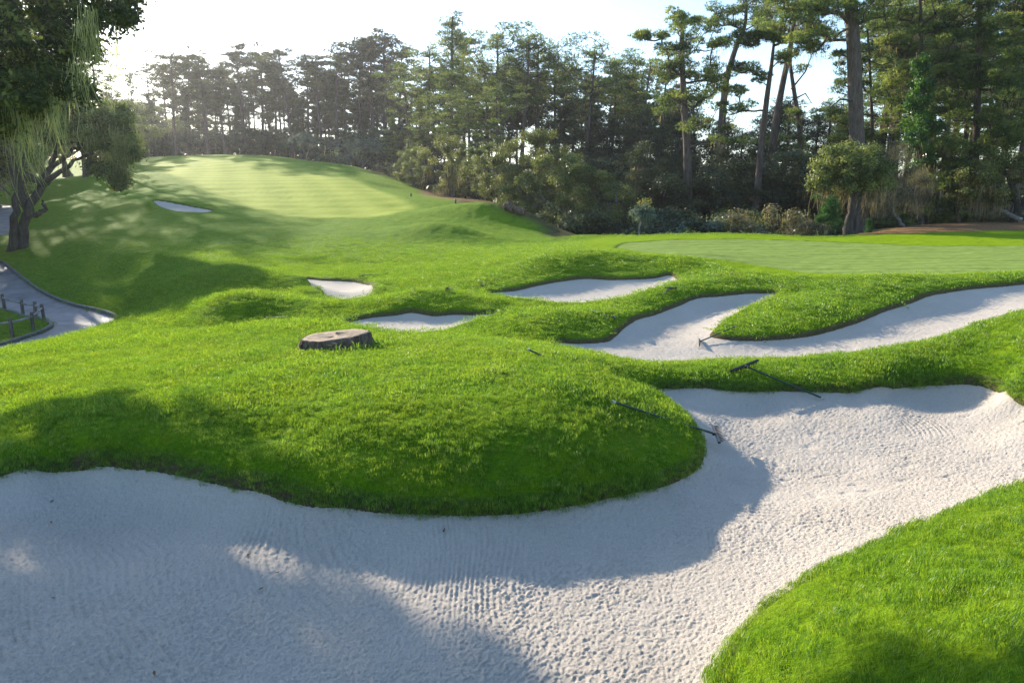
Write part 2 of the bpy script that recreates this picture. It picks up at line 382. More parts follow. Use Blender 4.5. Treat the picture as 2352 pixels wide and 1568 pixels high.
CP = []
for r in (RIM_A, RIM_E, RIM_B, RIM_C, RIM_D): CP += r
CP += [ # sand floors
  V(0,1568,-3.2),V(500,1568,-3.25),V(1000,1568,-3.25),V(1400,1568,-3.2),V(0,1300,-3.12),V(500,1300,-3.2),V(1000,1300,-3.2),V(1400,1300,-3.22),V(1700,1200,-3.2),
  V(1450,1180,-3.18),V(700,1200,-3.12),V(1650,1080,-3.22),V(1600,1150,-3.2),
  V(1750,1000,-3.24),V(1950,1000,-3.19),V(2150,1000,-3.1),V(2300,1050,-3.0),V(2310,960,-2.93),V(2352,1000,-2.88),V(2250,925,-2.93),V(2050,930,-3.02),V(1850,950,-3.13),V(1700,930,-3.18),V(1630,960,-3.17),V(2000,1150,-3.05),
  (0,1.0,1.4),(2.5,0.9,1.5),(-3,0.9,1.2),(-6,1,1.0),
  V(1500,800,-3.24),V(1700,802,-3.24),V(1850,800,-3.2),V(2000,782,-3.1),V(2150,755,-3.0),V(2352,705,-2.72),V(1550,755,-3.22),V(1680,700,-3.02),V(2100,725,-2.92),V(2250,695,-2.75),
  V(1200,677,-3.05),V(1330,670,-3.1),V(1430,665,-3.0),V(950,742,-3.18),
  D(790,24,-3.25),
 # near grass bank on the right
  V(2352,1300,-2.3),V(2352,1568,-1.95),V(1900,1568,-2.5),V(2100,1450,-2.35),V(2000,1340,-2.68),V(2200,1240,-2.55),V(1720,1568,-2.9),V(1780,1450,-2.86),(7.5,4.5,1.0),(4,1.5,1.5),
 # middle mound
  V(1050,1110,-2.83),V(1050,1030,-2.62),V(1050,960,-2.48),V(1050,890,-2.44),V(1050,830,-2.5),V(1050,785,-2.68),
  V(1300,1060,-2.75),V(1300,960,-2.55),V(1300,880,-2.46),V(1300,820,-2.6),V(1280,809,-2.88),
  V(1450,1050,-2.86),V(1450,960,-2.72),V(1420,880,-2.64),V(1505,975,-2.79),V(1540,1020,-2.92),V(1543,972,-2.88),V(1440,838,-2.89),V(1360,819,-2.89),
  V(800,1100,-2.8),V(800,1020,-2.62),V(800,930,-2.48),V(800,860,-2.5),V(800,808,-2.68),V(870,774,-2.83),V(950,777,-2.83),V(1040,775,-2.85),V(1150,790,-2.86),
  V(600,1080,-2.82),V(600,1000,-2.66),V(600,920,-2.55),V(600,850,-2.6),V(600,790,-2.78),V(700,746,-2.88),V(600,746,-2.95),V(815,759,-2.9),
  V(400,1040,-2.8),V(300,1000,-2.72),V(300,920,-2.68),V(300,850,-2.82),V(200,1040,-2.82),V(50,1050,-2.82),V(0,1000,-2.78),V(0,930,-2.85),V(0,870,-3.1),V(150,870,-2.95),V(400,800,-3.05),V(250,800,-3.3),
  V(0,816,-3.6),V(100,797,-3.62),V(200,768,-3.65),V(255,748,-3.75),V(350,760,-3.45),
 # saddle and bank between the two right-hand bunkers
  V(1500,862,-2.84),V(1600,860,-2.84),V(1700,858,-2.83),V(1560,839,-2.88),V(1700,835,-2.83),V(1850,830,-2.78),V(2000,813,-2.66),V(2100,796,-2.55),V(2200,766,-2.38),V(2352,723,-2.1),
  V(1850,878,-2.9),V(1950,870,-2.82),V(2050,855,-2.68),V(2150,840,-2.64),V(2250,830,-2.52),V(2352,862,-2.5),V(2352,790,-2.2),(10,11,1.15),(9.8,8,1.0),
 # tongue between bunkers E and B
  V(1300,742,-2.86),V(1400,722,-2.84),V(1500,694,-2.82),V(1580,668,-2.68),V(1650,648,-2.52),V(1300,772,-3.06),V(1200,768,-3.02),V(1150,752,-2.96),V(1200,725,-2.8),V(1380,765,-3.06),
  V(1440,693,-2.81),V(1500,669,-2.64),V(1558,651,-2.5),V(1380,708,-2.90),V(1325,715,-2.99),V(1460,730,-2.98),V(1250,748,-2.88),
 # tongue inside bunker E
  V(1800,742,-2.86),V(1850,702,-2.66),V(1900,662,-2.5),V(1700,758,-3.0),V(2000,692,-2.64),V(2100,668,-2.48),V(1790,700,-2.76),V(1900,740,-2.89),V(2200,652,-2.4),V(2352,640,-2.3),V(1800,655,-2.55),
 # ridge behind bunker C
  V(564,682,d=18.6),V(680,697,d=18.6),V(785,702,d=18.6),V(864,697,d=18.7),V(960,671,d=18.9),V(1026,670,d=19.0),V(1092,681,d=18.9),V(1181,700,d=18.6),V(1268,708,d=18.7),
  V(650,722,-3.05),V(640,742,-3.2),V(750,715,-2.98),V(560,735,-3.2),V(490,692,-2.85),V(440,720,-3.25),V(930,700,-2.85),V(1050,697,-2.8),
  D(680,20.2,-3.05),D(960,20.5,-2.92),D(1060,20.6,-2.95),
 # mound beside bunker D
  V(480,640,-2.9),V(564,616,-2.62),V(652,628,-2.72),V(697,641,-2.78),V(738,661,-2.9),V(650,672,-3.1),V(560,665,-3.1),V(560,640,-2.85),D(564,29.5,-3.1),D(652,28.5,-3.1),
  V(790,636,-3.04),V(872,645,-2.92),V(900,660,-2.9),V(950,641,-2.88),V(1020,645,-2.85),
 # shoulder rising to the green
  V(1100,625,-2.72),V(1000,605,-2.92),V(1200,603,-2.42),V(1150,640,-2.7),V(1300,594,-2.2),V(1400,590,-2.18),V(1500,592,-2.2),V(1560,603,-2.26),V(1600,625,-2.48),V(1250,575,-2.35),V(1350,560,-2.38),
  V(1450,565,-2.38),V(1600,580,-2.36),V(1700,620,-2.38),V(1800,600,-2.38),V(1900,625,-2.36),V(2000,590,-2.36),V(2100,625,-2.3),V(2300,620,-2.25),V(2300,585,-2.3),
  V(1450,543,-2.38),V(1600,539,-2.33),V(1750,539,-2.33),V(1870,545,-2.4),V(2000,541,-2.35),V(2150,534,-2.25),V(2352,528,-2.2),
  D(1340,50,-3.2),D(1450,52,-4.2),D(1600,54,-4.5),D(1750,54,-4.3),D(1870,52,-3.4),D(2000,54,-2.55),D(2200,60,-2.2),D(2352,60,-2.1),
  (40,44,.95),(30,24,.9),(28,34,.85),(60,70,1.2),(70,100,1.4),
 # left side
  V(320,700,-4.1),V(300,650,-3.75),V(400,690,-3.4),V(400,640,-3.1),V(300,600,-3.2),V(200,640,-3.95),V(100,600,-3.55),V(100,560,-2.85),V(300,560,-2.65),V(500,600,-2.95),V(500,560,-2.6),
  V(700,600,-3.05),V(700,550,-2.4),V(850,600,-3.0),V(900,560,-2.65),V(1000,575,-2.75),V(1100,585,-2.7),V(1200,560,-2.7),
  V(700,500,-1.5),V(500,500,-1.4),V(300,500,-1.45),V(100,500,-1.6),D(300,60,0),D(500,64,.1),D(700,67,.15),D(900,68,.1),D(1000,60,-.9),V(1000,500,-1.5),V(1100,520,-2.0),
  V(300,400,d=84),V(500,400,d=90),V(700,400,d=92),V(850,402,d=92),V(300,368,d=125),V(330,362,d=150),V(450,359,d=152),V(600,358,d=152),V(750,377,d=132),V(860,395,d=112),V(930,416,d=100),V(980,437,d=88),
  V(1050,456,d=79),V(1130,470,d=69),V(1190,492,d=60),V(1240,516,d=53),V(1290,544,d=46),
  V(1190,480,d=66),V(1110,455,d=80),
  D(1290,62,-4.3),D(1190,80,-3.6),D(1050,98,-1.5),D(930,122,1.5),D(1500,75,-5),D(1800,75,-4.6),D(1500,120,-4),D(2100,110,-2.2),D(1200,140,-2),
  D(450,200,9.6),D(700,190,8.5),D(900,190,6),D(0,200,10),D(450,320,10),D(1500,320,2),D(2300,320,0),D(0,320,10),(-60,60,3.6),(-90,90,8),(-50,40,1.4),(150,150,2),(-200,180,12),
  D(0,110,2.6),D(-300,110,3.5),D(0,75,-.5),
  (-24,20,-0.6),(-30,28,-0.9),(-18,12,-0.1),(-12,8,.2),(-12,4,.4),
]
PATH_UP = [D(-600,47,-2.6),D(-300,43,-3.1),V(0,602,d=39),V(20,614,d=37.5),V(60,645,d=34),V(120,683,d=30.5),V(180,704,d=28.3),V(235,716,d=27),V(264,727,d=26.2),V(276,737,d=25.2),V(264,748,d=23.8),D(230,22.2,-4.42),D(160,21.0,-4.45),D(60,20.0,-4.5),D(0,19.6,-4.5),D(-300,19,-4.5),D(-600,19,-4.3)]
PATH_IN = [D(-600,34,-4.2),D(-250,30.5,-4.6),V(0,712,d=28.2),V(50,728,d=26.8),V(81,734,d=26.2),V(107,740,d=25.5),V(118,750,d=24.5),V(94,764,d=23.4),V(50,779,d=22.4),V(0,793,d=21.6),D(-300,21,-4.65),D(-600,21,-4.5)]
CP += PATH_UP + PATH_IN[:]
CP += [V(20,750,d=24.6),V(45,570,d=42),V(200,680,d=30)]

def qdom(x, y):
    y = np.maximum(y, 0.5)
    return np.stack([x / y * 1.0, np.log(y)], -1)
C3 = np.array(CP, float)
Q = qdom(C3[:, 0], C3[:, 1])
def tps(r2): return 0.5 * r2 * np.log(r2 + 1e-9)
def _solve():
    n = len(Q)
    r2 = ((Q[:, None] - Q[None]) ** 2).sum(-1)
    K = tps(r2); K[np.arange(n), np.arange(n)] += 2e-4
    Pm = np.hstack([np.ones((n, 1)), Q])
    A = np.zeros((n + 3, n + 3)); A[:n, :n] = K; A[:n, n:] = Pm; A[n:, :n] = Pm.T
    return np.linalg.solve(A, np.concatenate([C3[:, 2], np.zeros(3)]))
W = _solve()
BUMPS = [ # little hillocks on the far side: x, y, height, half widths, turn
  (*V(1015,542,d=42.5)[:2], 0.95, 3.4, 1.7, -0.5),(*V(1140,518,d=51)[:2], 1.15, 5.4, 2.0, -0.45),(*V(350,476,d=53)[:2], 0.55, 4.0, 1.6, 0.1),(*V(1320,553,d=41)[:2],0.25,3.0,1.2,-0.2)]
def H(x, y):
    x = np.asarray(x, float); y = np.asarray(y, float)
    sh = np.broadcast(x, y).shape
    xf = np.broadcast_to(x, sh).ravel(); yf = np.broadcast_to(y, sh).ravel()
    out = np.empty(len(xf))
    for i in range(0, len(xf), 60000):
        q = qdom(xf[i:i+60000], yf[i:i+60000])
        r2 = (q[:, 0:1] - Q[:, 0]) ** 2 + (q[:, 1:2] - Q[:, 1]) ** 2
        out[i:i+60000] = tps(r2) @ W[:len(Q)] + W[-3] + q @ W[-2:]
    for bx, by, h, a, b, r in BUMPS:
        dx = xf - bx; dy = yf - by; c, s = math.cos(r), math.sin(r)
        out += h * np.exp(-((dx * c + dy * s) / a) ** 2 - ((-dx * s + dy * c) / b) ** 2)
    return out.reshape(sh)
def H1(x, y): return float(H(np.array([x]), np.array([y]))[0])
def hit(u, v, d0=2.0, d1=250.0):
    d = np.exp(np.linspace(math.log(d0), math.log(d1), 900))
    b = (784.0 - v) / F
    x = (u - 1176.0) / F / (CT + b * ST) * d
    z = slope(v) * d + CZ
    h = H(x, d); m = np.where(h >= z)[0]
    i = m[0] if len(m) else len(d) - 1
    return (x[i], d[i], h[i])

def sdist(x, y, poly):
    """signed distance to a closed polygon, negative inside"""
    x = np.asarray(x, float); y = np.asarray(y, float); n = len(poly)
    best = np.full(x.shape, 1e18); ins = np.zeros(x.shape, bool)
    for i in range(n):
        ax, ay = poly[i]; bx, by = poly[(i + 1) % n]
        ex, ey = bx - ax, by - ay; l2 = ex * ex + ey * ey + 1e-12
        t = np.clip(((x - ax) * ex + (y - ay) * ey) / l2, 0, 1)
        dd = (x - ax - t * ex) ** 2 + (y - ay - t * ey) ** 2
        best = np.minimum(best, dd)
        if ay != by:
            c = ((ay > y) != (by > y)) & (x < ax + (y - ay) * ex / (by - ay))
            ins ^= c
    d = np.sqrt(best)
    return np.where(ins, -d, d)
def sd_near(x, y, poly, pad=3.0):
    """signed distance, computed only near the polygon (elsewhere = pad)"""
    sh = np.asarray(x).shape
    x = np.asarray(x, float).ravel(); y = np.asarray(y, float).ravel(); out = np.full(x.shape, pad)
    lo = poly.min(0) - pad; hi = poly.max(0) + pad
    m = (x > lo[0]) & (x < hi[0]) & (y > lo[1]) & (y < hi[1])
    if m.any(): out[m] = np.minimum(sdist(x[m], y[m], poly), pad)
    return out.reshape(sh)

POLY = {k: cr(r) for k, r in dict(A=RIM_A, E=RIM_E, B=RIM_B, C=RIM_C, D=RIM_D).items()}
POLY['F'] = cr([hit(u, v, 30) for u, v in ((352,462),(400,468),(440,475),(487,484),(470,490),(430,489),(385,482),(362,473))])
PATHP = np.vstack([cr(PATH_UP, 6, False), cr(PATH_IN, 6, False)[::-1]])
PATH2 = cr([hit(u, v, 46) for u, v in ((-200,462),(0,470),(34,484),(40,508),(25,530),(0,541),(-200,560),(-300,520))])
GREEN = cr([hit(u, v, 16) for u, v in ((1418,567),(1440,560),(1500,555),(1600,551.5),(1700,551),(1800,553),(1900,557),(2000,562),(2100,565.5),(2200,567),(2352,566),(2600,560),
   (2700,590),(2600,615),(2352,622),(2150,630),(2050,631),(1950,631),(1850,628),(1780,618),(1700,606),(1600,593),(1520,585),(1450,577))])
FRINGE = cr([hit(u, v, 16) for u, v in ((1330,562),(1360,549),(1500,543),(1700,540),(1870,547),(2000,544),(2150,538),(2352,532),(2700,525),(2800,640),(2352,636),(2150,641),(1900,643),(1800,640),(1700,628),(1600,605),(1480,592),(1360,580))])
FAIRWAY = cr([hit(u, v, 20) for u, v in ((335,384),(400,366),(560,362),(700,385),(800,410),(860,435),(930,462),(950,476),(910,490),(850,500),(740,500),(620,494),(550,470),(480,440),(420,412))])
WOODS = [hit(u, v, 30)[:2] for u, v in ((860,399),(930,418),(975,445),(1040,458),(1120,468),(1180,492),(1240,518),(1290,545.5))] + [D(1340,48.5,-3)[:2], D(1450,48,-3)[:2], D(1600,47,-3)[:2], D(1750,47,-3)[:2], D(1870,46.5,-3)[:2], D(1960,48,-2.3)[:2], V(2050,534,-2.32)[:2], V(2150,528,-2.26)[:2], V(2352,520,-2.2)[:2], (60,52), (320,120), (400,330), (-400,330), (-400,190), D(0,175,8)[:2], D(300,156,8)[:2], D(450,155,8)[:2], D(600,155,8)[:2], D(740,134,6)[:2]]
WOODS = np.array(WOODS, float)
STRAW = cr([V(1960,537,-2.36)[:2], V(2080,522,-2.25)[:2], V(2200,513,-2.15)[:2], V(2352,509,-2.1)[:2], (60,62), (60,49), V(2352,529,-2.2)[:2], V(2200,533,-2.25)[:2], V(2080,537,-2.3)[:2]])
STRAW2 = cr([hit(u, v, 60) for u, v in ((965,437),(1000,438),(1050,452),(1120,462),(1190,480),(1215,498),(1185,492),(1120,470),(1040,461),(985,453))])

# ------------------------------------------------------------------ ground sheet
def rim_s(x, y, pad=3.0, keys='AEBCDF'):
    s = np.full(np.asarray(x).shape, pad)
    for k in keys: s = np.minimum(s, sd_near(x, y, POLY[k], pad))
    return s
def turf_height(x, y, s=None, sp=None):
    """top of the turf: the surveyed surface, cut away under the sand and under the paths"""
    if s is None: s = rim_s(x, y)
    if sp is None: sp = np.minimum(sd_near(x, y, PATHP), sd_near(x, y, PATH2))
    h = H(x, y)
    d = np.maximum(y, 1)
    w = sstep(0.0, 0.5, s)
    lump = (fbm(x * 3.1, y * 3.1, 5, 3) - 0.5) * 0.05 + (fbm(x * 0.7, y * 0.7, 9, 2) - 0.5) * 0.09
    h = h + np.where(s > 0, 0.05 * (1 - np.exp(-np.maximum(s, 0) / 0.07)) - 0.075 * sstep(0.1, 0.7, s) + lump * w, np.maximum(-0.5, 1.3 * s))
    h = h + np.where(sp > 0, 0.05 * np.clip(sp / 0.1, 0, 1), np.maximum(-0.25, 1.5 * sp))
    return h

def grid_faces(ny, nx, keep=None):
    idx = np.arange(ny * nx).reshape(ny, nx)
    f = np.stack([idx[:-1, :-1], idx[:-1, 1:], idx[1:, 1:], idx[1:, :-1]], -1).reshape(-1, 4)
    if keep is not None:
        k = keep.reshape(ny, nx)
        kk = (k[:-1, :-1] | k[:-1, 1:] | k[1:, 1:] | k[1:, :-1]).ravel()
        f = f[kk]
    return f
def compact(v, f, at):
    used = np.zeros(len(v), bool); used[f.ravel()] = True
    mp = np.cumsum(used) - 1
    return v[used], mp[f], {k: a[used] for k, a in at.items()}

def build_ground():
    rx = np.concatenate([-np.geomspace(3.2, 0.96, 60)[:-1], np.linspace(-0.95, 0.95, 1000), np.geomspace(0.96, 3.2, 60)[1:]])
    ly = np.concatenate([np.linspace(math.log(0.9), math.log(3.2), 60)[:-1], np.linspace(math.log(3.2), math.log(62), 820), np.linspace(math.log(62), math.log(330), 170)[1:]])
    RX, LY = np.meshgrid(rx, ly)
    Y = np.exp(LY); X = RX * Y
    s = rim_s(X, Y); sp = np.minimum(sd_near(X, Y, PATHP), sd_near(X, Y, PATH2))
    Z = turf_height(X, Y, s, sp)
    # tail rows run out to the horizon
    far = [(450, 0), (800, -2), (1600, -6), (4200, -16)]
    XX = [X]; YY = [Y]; ZZ = [Z]
    for d, dz in far:
        XX.append((rx * d)[None]); YY.append(np.full((1, len(rx)), float(d))); ZZ.append(Z[-1:] + dz)
    X = np.vstack(XX); Y = np.vstack(YY); Z = np.vstack(ZZ)
    s = rim_s(X, Y)
    def m(poly, w, pad=6.0): return sstep(w, -w, sd_near(X, Y, poly, pad))
    g = sd_near(X, Y, GREEN, 3.0)
    gl = sd_near(X, Y, GREEN, 3.0)
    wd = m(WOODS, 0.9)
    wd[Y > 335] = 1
    at = {'green': sstep(0.03, -0.03, g), 'cutline': np.exp(-((gl - 0.05) / 0.13) ** 2) * 0.9 * (Y > 29.0), 'fringe': m(FRINGE, 0.5), 'fairway': m(FAIRWAY, 0.9, 8.0),
          'woods': wd, 'straw': m(STRAW, 0.45) + 0.6 * m(STRAW2, 0.6), 'lip': sstep(0.10, 0.0, s) * (s < 2.9)}
    v = np.stack([X, Y, Z], -1).reshape(-1, 3)
    at = {k: a.reshape(-1) for k, a in at.items()}
    ny, nx = X.shape
    o = mesh_np('ground', v, grid_faces(ny, nx), M['ground'], attrs=at)
    return tag(o, kind='structure')
build_ground()

# ------------------------------------------------------------------ sand
def rake_lines(x, y):
    """combed grooves left by the rakes, in overlapping swathes"""
    out = np.zeros(x.shape)
    for k, (ang, off, fr, ex, ey, r) in enumerate(((0.95, 0.0, 21, -3.6, 5.0, 1.4), (1.12, 1.3, 20, -1.9, 5.4, 1.1), (0.75, 0.4, 22, -4.6, 6.3, 1.5), (1.35, 2.0, 20, -0.2, 5.6, 1.0), (0.4, 0.7, 20, 2.6, 6.5, 1.3), (0.2, 0.2, 20, 4.4, 7.4, 1.6), (1.0, 0.2, 21, -2.6, 3.6, 1.6))):
        a = x * math.sin(ang) + y * math.cos(ang); b = x * math.cos(ang) - y * math.sin(ang)
        warp = (fbm(b * .5, a * .4, 70 + k, 2) - .5) * 1.2
        sw = sstep(0.42, 0.62, fbm((a + warp) * 1.1 + off, b * .35, 40 + k, 2)) * np.exp(-(((x - ex) ** 2 + (y - ey) ** 2) / r ** 2) ** 2)
        out += np.sin((a + warp) * fr * 2 * math.pi * 0.75) * sw * (0.4 + fbm(x * 5, y * 5, 90 + k, 2))
    # fan of curved grooves at the back of the right-hand bowl
    cx, cy_ = 4.45, 9.2
    r = np.hypot(x - cx, (y - cy_)); a = np.arctan2(y - cy_, x - cx)
    fan = np.exp(-((r - 1.25) / 0.30) ** 4) * np.exp(-((a + 0.05) / 0.40) ** 4)
    out += np.sin(r * 2 * math.pi / 0.062) * fan * 1.5
    return out
def build_sand(key, name, label, rstep, lstep):
    P = POLY[key]
    pad = 0.35
    x0, y0 = P.min(0) - pad; x1, y1 = P.max(0) + pad
    ry = np.arange(math.log(max(y0, 1.2)), math.log(y1), lstep)
    lo = min(x0 / max(y0, 1.5), x0 / y1, -.9 if key == 'A' else 9); hi = max(x1 / max(y0, 1.5), x1 / y1)
    lo = max(lo, (P[:, 0] / P[:, 1]).min() - 0.03, -1.15); hi = min(hi, (P[:, 0] / P[:, 1]).max() + 0.03, 1.15)
    rx = np.arange(lo, hi, rstep)
    RX, LY = np.meshgrid(rx, ry); Y = np.exp(LY); X = RX * Y
    s = sd_near(X, Y, P, 0.6)
    Z = H(X, Y)
    m = s < 0.4
    grain = np.zeros(X.shape)
    xm, ym = X[m], Y[m]
    amp = 1.0 if key in 'AE' else 0.6
    lum = (fbm(xm * 46, ym * 46, 3, 2) - 0.5) * 0.019 * (0.55 + 0.9 * fbm(xm * 1.3, ym * 1.3, 31, 2)) + (fbm(xm * 60, ym * 60, 13, 2) - 0.5) * 0.009 + (fbm(xm * 4, ym * 4, 23, 3) - 0.5) * 0.012 + (fbm(xm * .9, ym * .9, 25, 2) - .5) * .05
    if key == 'A': lum = lum + rake_lines(xm, ym) * 0.0046 * (.4 + 1.1 * fbm(xm * 3, ym * 3, 17, 2))
    elif key != 'F':
        a = xm * .8 + ym * .6 + (fbm(xm * .4, ym * .4, 3, 2) - .5) * 1.2
        lum = lum + np.sin(a * 2 * math.pi * 9) * 0.004 * sstep(.45, .6, fbm(xm * .8, ym * .8, 55, 2))
    # footprints and scuffs
    grain[m] = lum * amp
    if key == 'A':
        rng = random.Random(4)
        for i in range(26):
            fx, fy = rng.uniform(2.5, 7.2), rng.uniform(6.6, 9.8)
            grain -= 0.022 * np.exp(-((X - fx) / rng.uniform(.03, .09)) ** 2 - ((Y - fy) / rng.uniform(.03, .09)) ** 2)
        for (ax, ay, bx, by, w, dpt) in ((3.6, 7.6, 6.8, 8.6, .018, .012), (2.6, 6.9, 5.2, 7.3, .012, .008), (4.4, 6.3, 6.2, 7.0, .012, .008)):
            t = np.clip(((X - ax) * (bx - ax) + (Y - ay) * (by - ay)) / ((bx - ax) ** 2 + (by - ay) ** 2), 0, 1)
            dd = np.hypot(X - ax - t * (bx - ax), Y - ay - t * (by - ay) + 0.12 * np.sin(t * 3))
            grain -= dpt * np.exp(-(dd / w) ** 2)
    Z = Z + grain * sstep(0.1, -0.15, s)
    Z = np.where(s > 0, Z - 1.6 * s, Z)
    rim_tone = sstep(-0.10, 0.0, s) * 0.35  # sand colour shifts to a darker brown towards the rim
    v = np.stack([X, Y, Z], -1).reshape(-1, 3)
    f = grid_faces(*X.shape, keep=(s < 0.3))
    v, f, at = compact(v, f, {'rim_tone': rim_tone.reshape(-1)})
    o = mesh_np(name, v, f, M['sand'], attrs=at)
    o['label'] = label
    return tag(o, kind='structure')
build_sand('A', 'sand_bunker', 'large foreground bunker of raked pale sand', 0.0018, 0.0026)
build_sand('E', 'sand_bunker', 'long curving bunker below the putting green', 0.0022, 0.0022)
build_sand('B', 'sand_bunker', 'bunker under the overhanging turf face left of the green', 0.0024, 0.0022)
build_sand('C', 'sand_bunker', 'shaded bunker behind the tree stump mound', 0.0024, 0.0022)
build_sand('D', 'sand_bunker', 'small bunker beside the dark turf mound', 0.0024, 0.0022)
build_sand('F', 'sand_bunker', 'distant sliver of bunker on the shaded slope', 0.003, 0.003)

# ------------------------------------------------------------------ cart path and kerbs
def sheet(name, P, mat, rstep, lstep, dz=0.0, keep=0.25):
    lo = (P[:, 0] / P[:, 1]).min() - 0.02; hi = (P[:, 0] / P[:, 1]).max() + 0.02
    rx = np.arange(max(lo, -3), hi, rstep); ry = np.arange(math.log(P[:, 1].min() * .98), math.log(P[:, 1].max() * 1.02), lstep)
    RX, LY = np.meshgrid(rx, ry); Y = np.exp(LY); X = RX * Y
    s = sd_near(X, Y, P, 1.0)
    Z = H(X, Y) + dz; Z = np.where(s > 0, Z - 1.2 * s, Z)
    v = np.stack([X, Y, Z], -1).reshape(-1, 3); f = grid_faces(*X.shape, keep=(s < keep))
    v, f, _ = compact(v, f, {})
    return mesh_np(name, v, f, mat)
tag(sheet('cart_path', PATHP, M['path'], 0.006, 0.005), kind='structure')
tag(sheet('cart_path', PATH2, M['path'], 0.006, 0.005), kind='structure')
def kerb(line, w=0.13, h=0.11):
    L = cr(line, 8, False)
    T = np.gradient(L, axis=0); T /= np.linalg.norm(T, axis=1)[:, None]
    N = np.stack([-T[:, 1], T[:, 0]], 1)
    vs_, fs = [], []
    prof = [(-w / 2, -0.12), (-w / 2, h - .02), (-w / 2 + .02, h), (w / 2 - .02, h), (w / 2, h - .02), (w / 2, -0.12)]
    z = H(L[:, 0], L[:, 1])
    for i in range(len(L)):
        for a, b in prof: vs_.append((L[i, 0] + N[i, 0] * a, L[i, 1] + N[i, 1] * a, z[i] + b))
    k = len(prof)
    for i in range(len(L) - 1):
        for j in range(k - 1): fs.append((i * k + j, i * k + j + 1, (i + 1) * k + j + 1, (i + 1) * k + j))
    o = mesh_pd('kerb', vs_, fs, M['kerb'])
    return tag(o, kind='structure')
kerb(PATH_UP[:11]); kerb(PATH_IN)

# ------------------------------------------------------------------ plants: shared tools
def rs(seed): return np.random.RandomState(seed)
def tubes(paths, n=6):
    """paths: list of (points (k,3), radii (k)); one array of quads for all of them"""
    VV, FF = [], []; off = 0
    ang = np.linspace(0, 2 * math.pi, n, endpoint=False); ca, sa = np.cos(ang), np.sin(ang)
    for P, R in paths:
        P = np.asarray(P, float); R = np.asarray(R, float); k = len(P)
        T = np.gradient(P, axis=0); T /= (np.linalg.norm(T, axis=1)[:, None] + 1e-9)
        up = np.array([1.0, 0, 0]) if abs(T[0, 2]) > 0.8 else np.array([0, 0, 1.0])
        A = np.cross(T, up); A /= (np.linalg.norm(A, axis=1)[:, None] + 1e-9); B = np.cross(T, A)
        ring = P[:, None] + R[:, None, None] * (A[:, None] * ca[None, :, None] + B[:, None] * sa[None, :, None])
        VV.append(ring.reshape(-1, 3))
        i = np.arange(k - 1)[:, None] * n; j = np.arange(n)[None]
        a = i + j; b = i + (j + 1) % n
        FF.append(np.stack([a, b, b + n, a + n], -1).reshape(-1, 4) + off); off += k * n
    return np.vstack(VV), np.vstack(FF)
def unit(r, n):
    v = r.normal(size=(n, 3)); return v / np.linalg.norm(v, axis=1)[:, None]
def needles(r, C, R, per, K, L, w, flat=0.42, spread=0.6, up=0.5, tbase=None):
    """pads of needle bundles: long thin triangles bristling outward"""
    P = len(C); n = P * per
    c = np.repeat(C, per, 0); rad = np.repeat(R, per)
    d = unit(r, n)
    rr = rad * r.uniform(0.15, 1, n) ** 0.5
    p = c + d * rr[:, None] * np.array([1, 1, flat])
    D_ = d * np.array([1, 1, 0.5]) + np.array([0, 0, up]) + r.normal(size=(n, 3)) * 0.3
    D_ /= np.linalg.norm(D_, axis=1)[:, None]
    tb = np.repeat(r.uniform(0.1, 0.7, P) if tbase is None else tbase, per) + r.uniform(-0.15, 0.3, n)
    p = np.repeat(p, K, 0); D_ = np.repeat(D_, K, 0); tb = np.repeat(tb, K)
    m = n * K
    nd = D_ + r.normal(size=(m, 3)) * spread; nd /= np.linalg.norm(nd, axis=1)[:, None]
    ln = L * r.uniform(0.6, 1.3, m)
    sd_ = np.cross(nd, unit(r, m)); sd_ /= (np.linalg.norm(sd_, axis=1)[:, None] + 1e-9)
    v = np.stack([p - sd_ * w, p + sd_ * w, p + nd * ln[:, None]], 1).reshape(-1, 3)
    return v, np.arange(m * 3).reshape(-1, 3), np.repeat(np.clip(tb, 0, 1), 3)
def leaves(r, C, R, per, a, flat=0.75, shell=0.35, tbase=None, droop=0.0):
    P = len(C); n = P * per
    c = np.repeat(C, per, 0); rad = np.repeat(R, per); d = unit(r, n)
    rr = rad * (shell + (1 - shell) * r.uniform(0, 1, n)) * r.uniform(.75, 1.12, n)
    p = c + d * rr[:, None] * np.array([1, 1, flat])
    nrm = d + unit(r, n) * 0.9 + np.array([0, 0, 0.3]); nrm /= np.linalg.norm(nrm, axis=1)[:, None]
    A = np.cross(nrm, unit(r, n)); A /= (np.linalg.norm(A, axis=1)[:, None] + 1e-9); B = np.cross(nrm, A)
    s = (a * r.uniform(0.6, 1.35, n))[:, None]
    A = A * s; B = B * s * 0.55
    v = np.stack([p - A, p - B * .9 + A * .1, p + A, p + B * .9 + A * .1], 1).reshape(-1, 3)
    tb = np.repeat(r.uniform(0.15, 0.75, P) if tbase is None else tbase, per) + r.uniform(-0.2, 0.3, n)
    return v, np.arange(n * 4).reshape(-1, 4), np.repeat(np.clip(tb, 0, 1), 4)
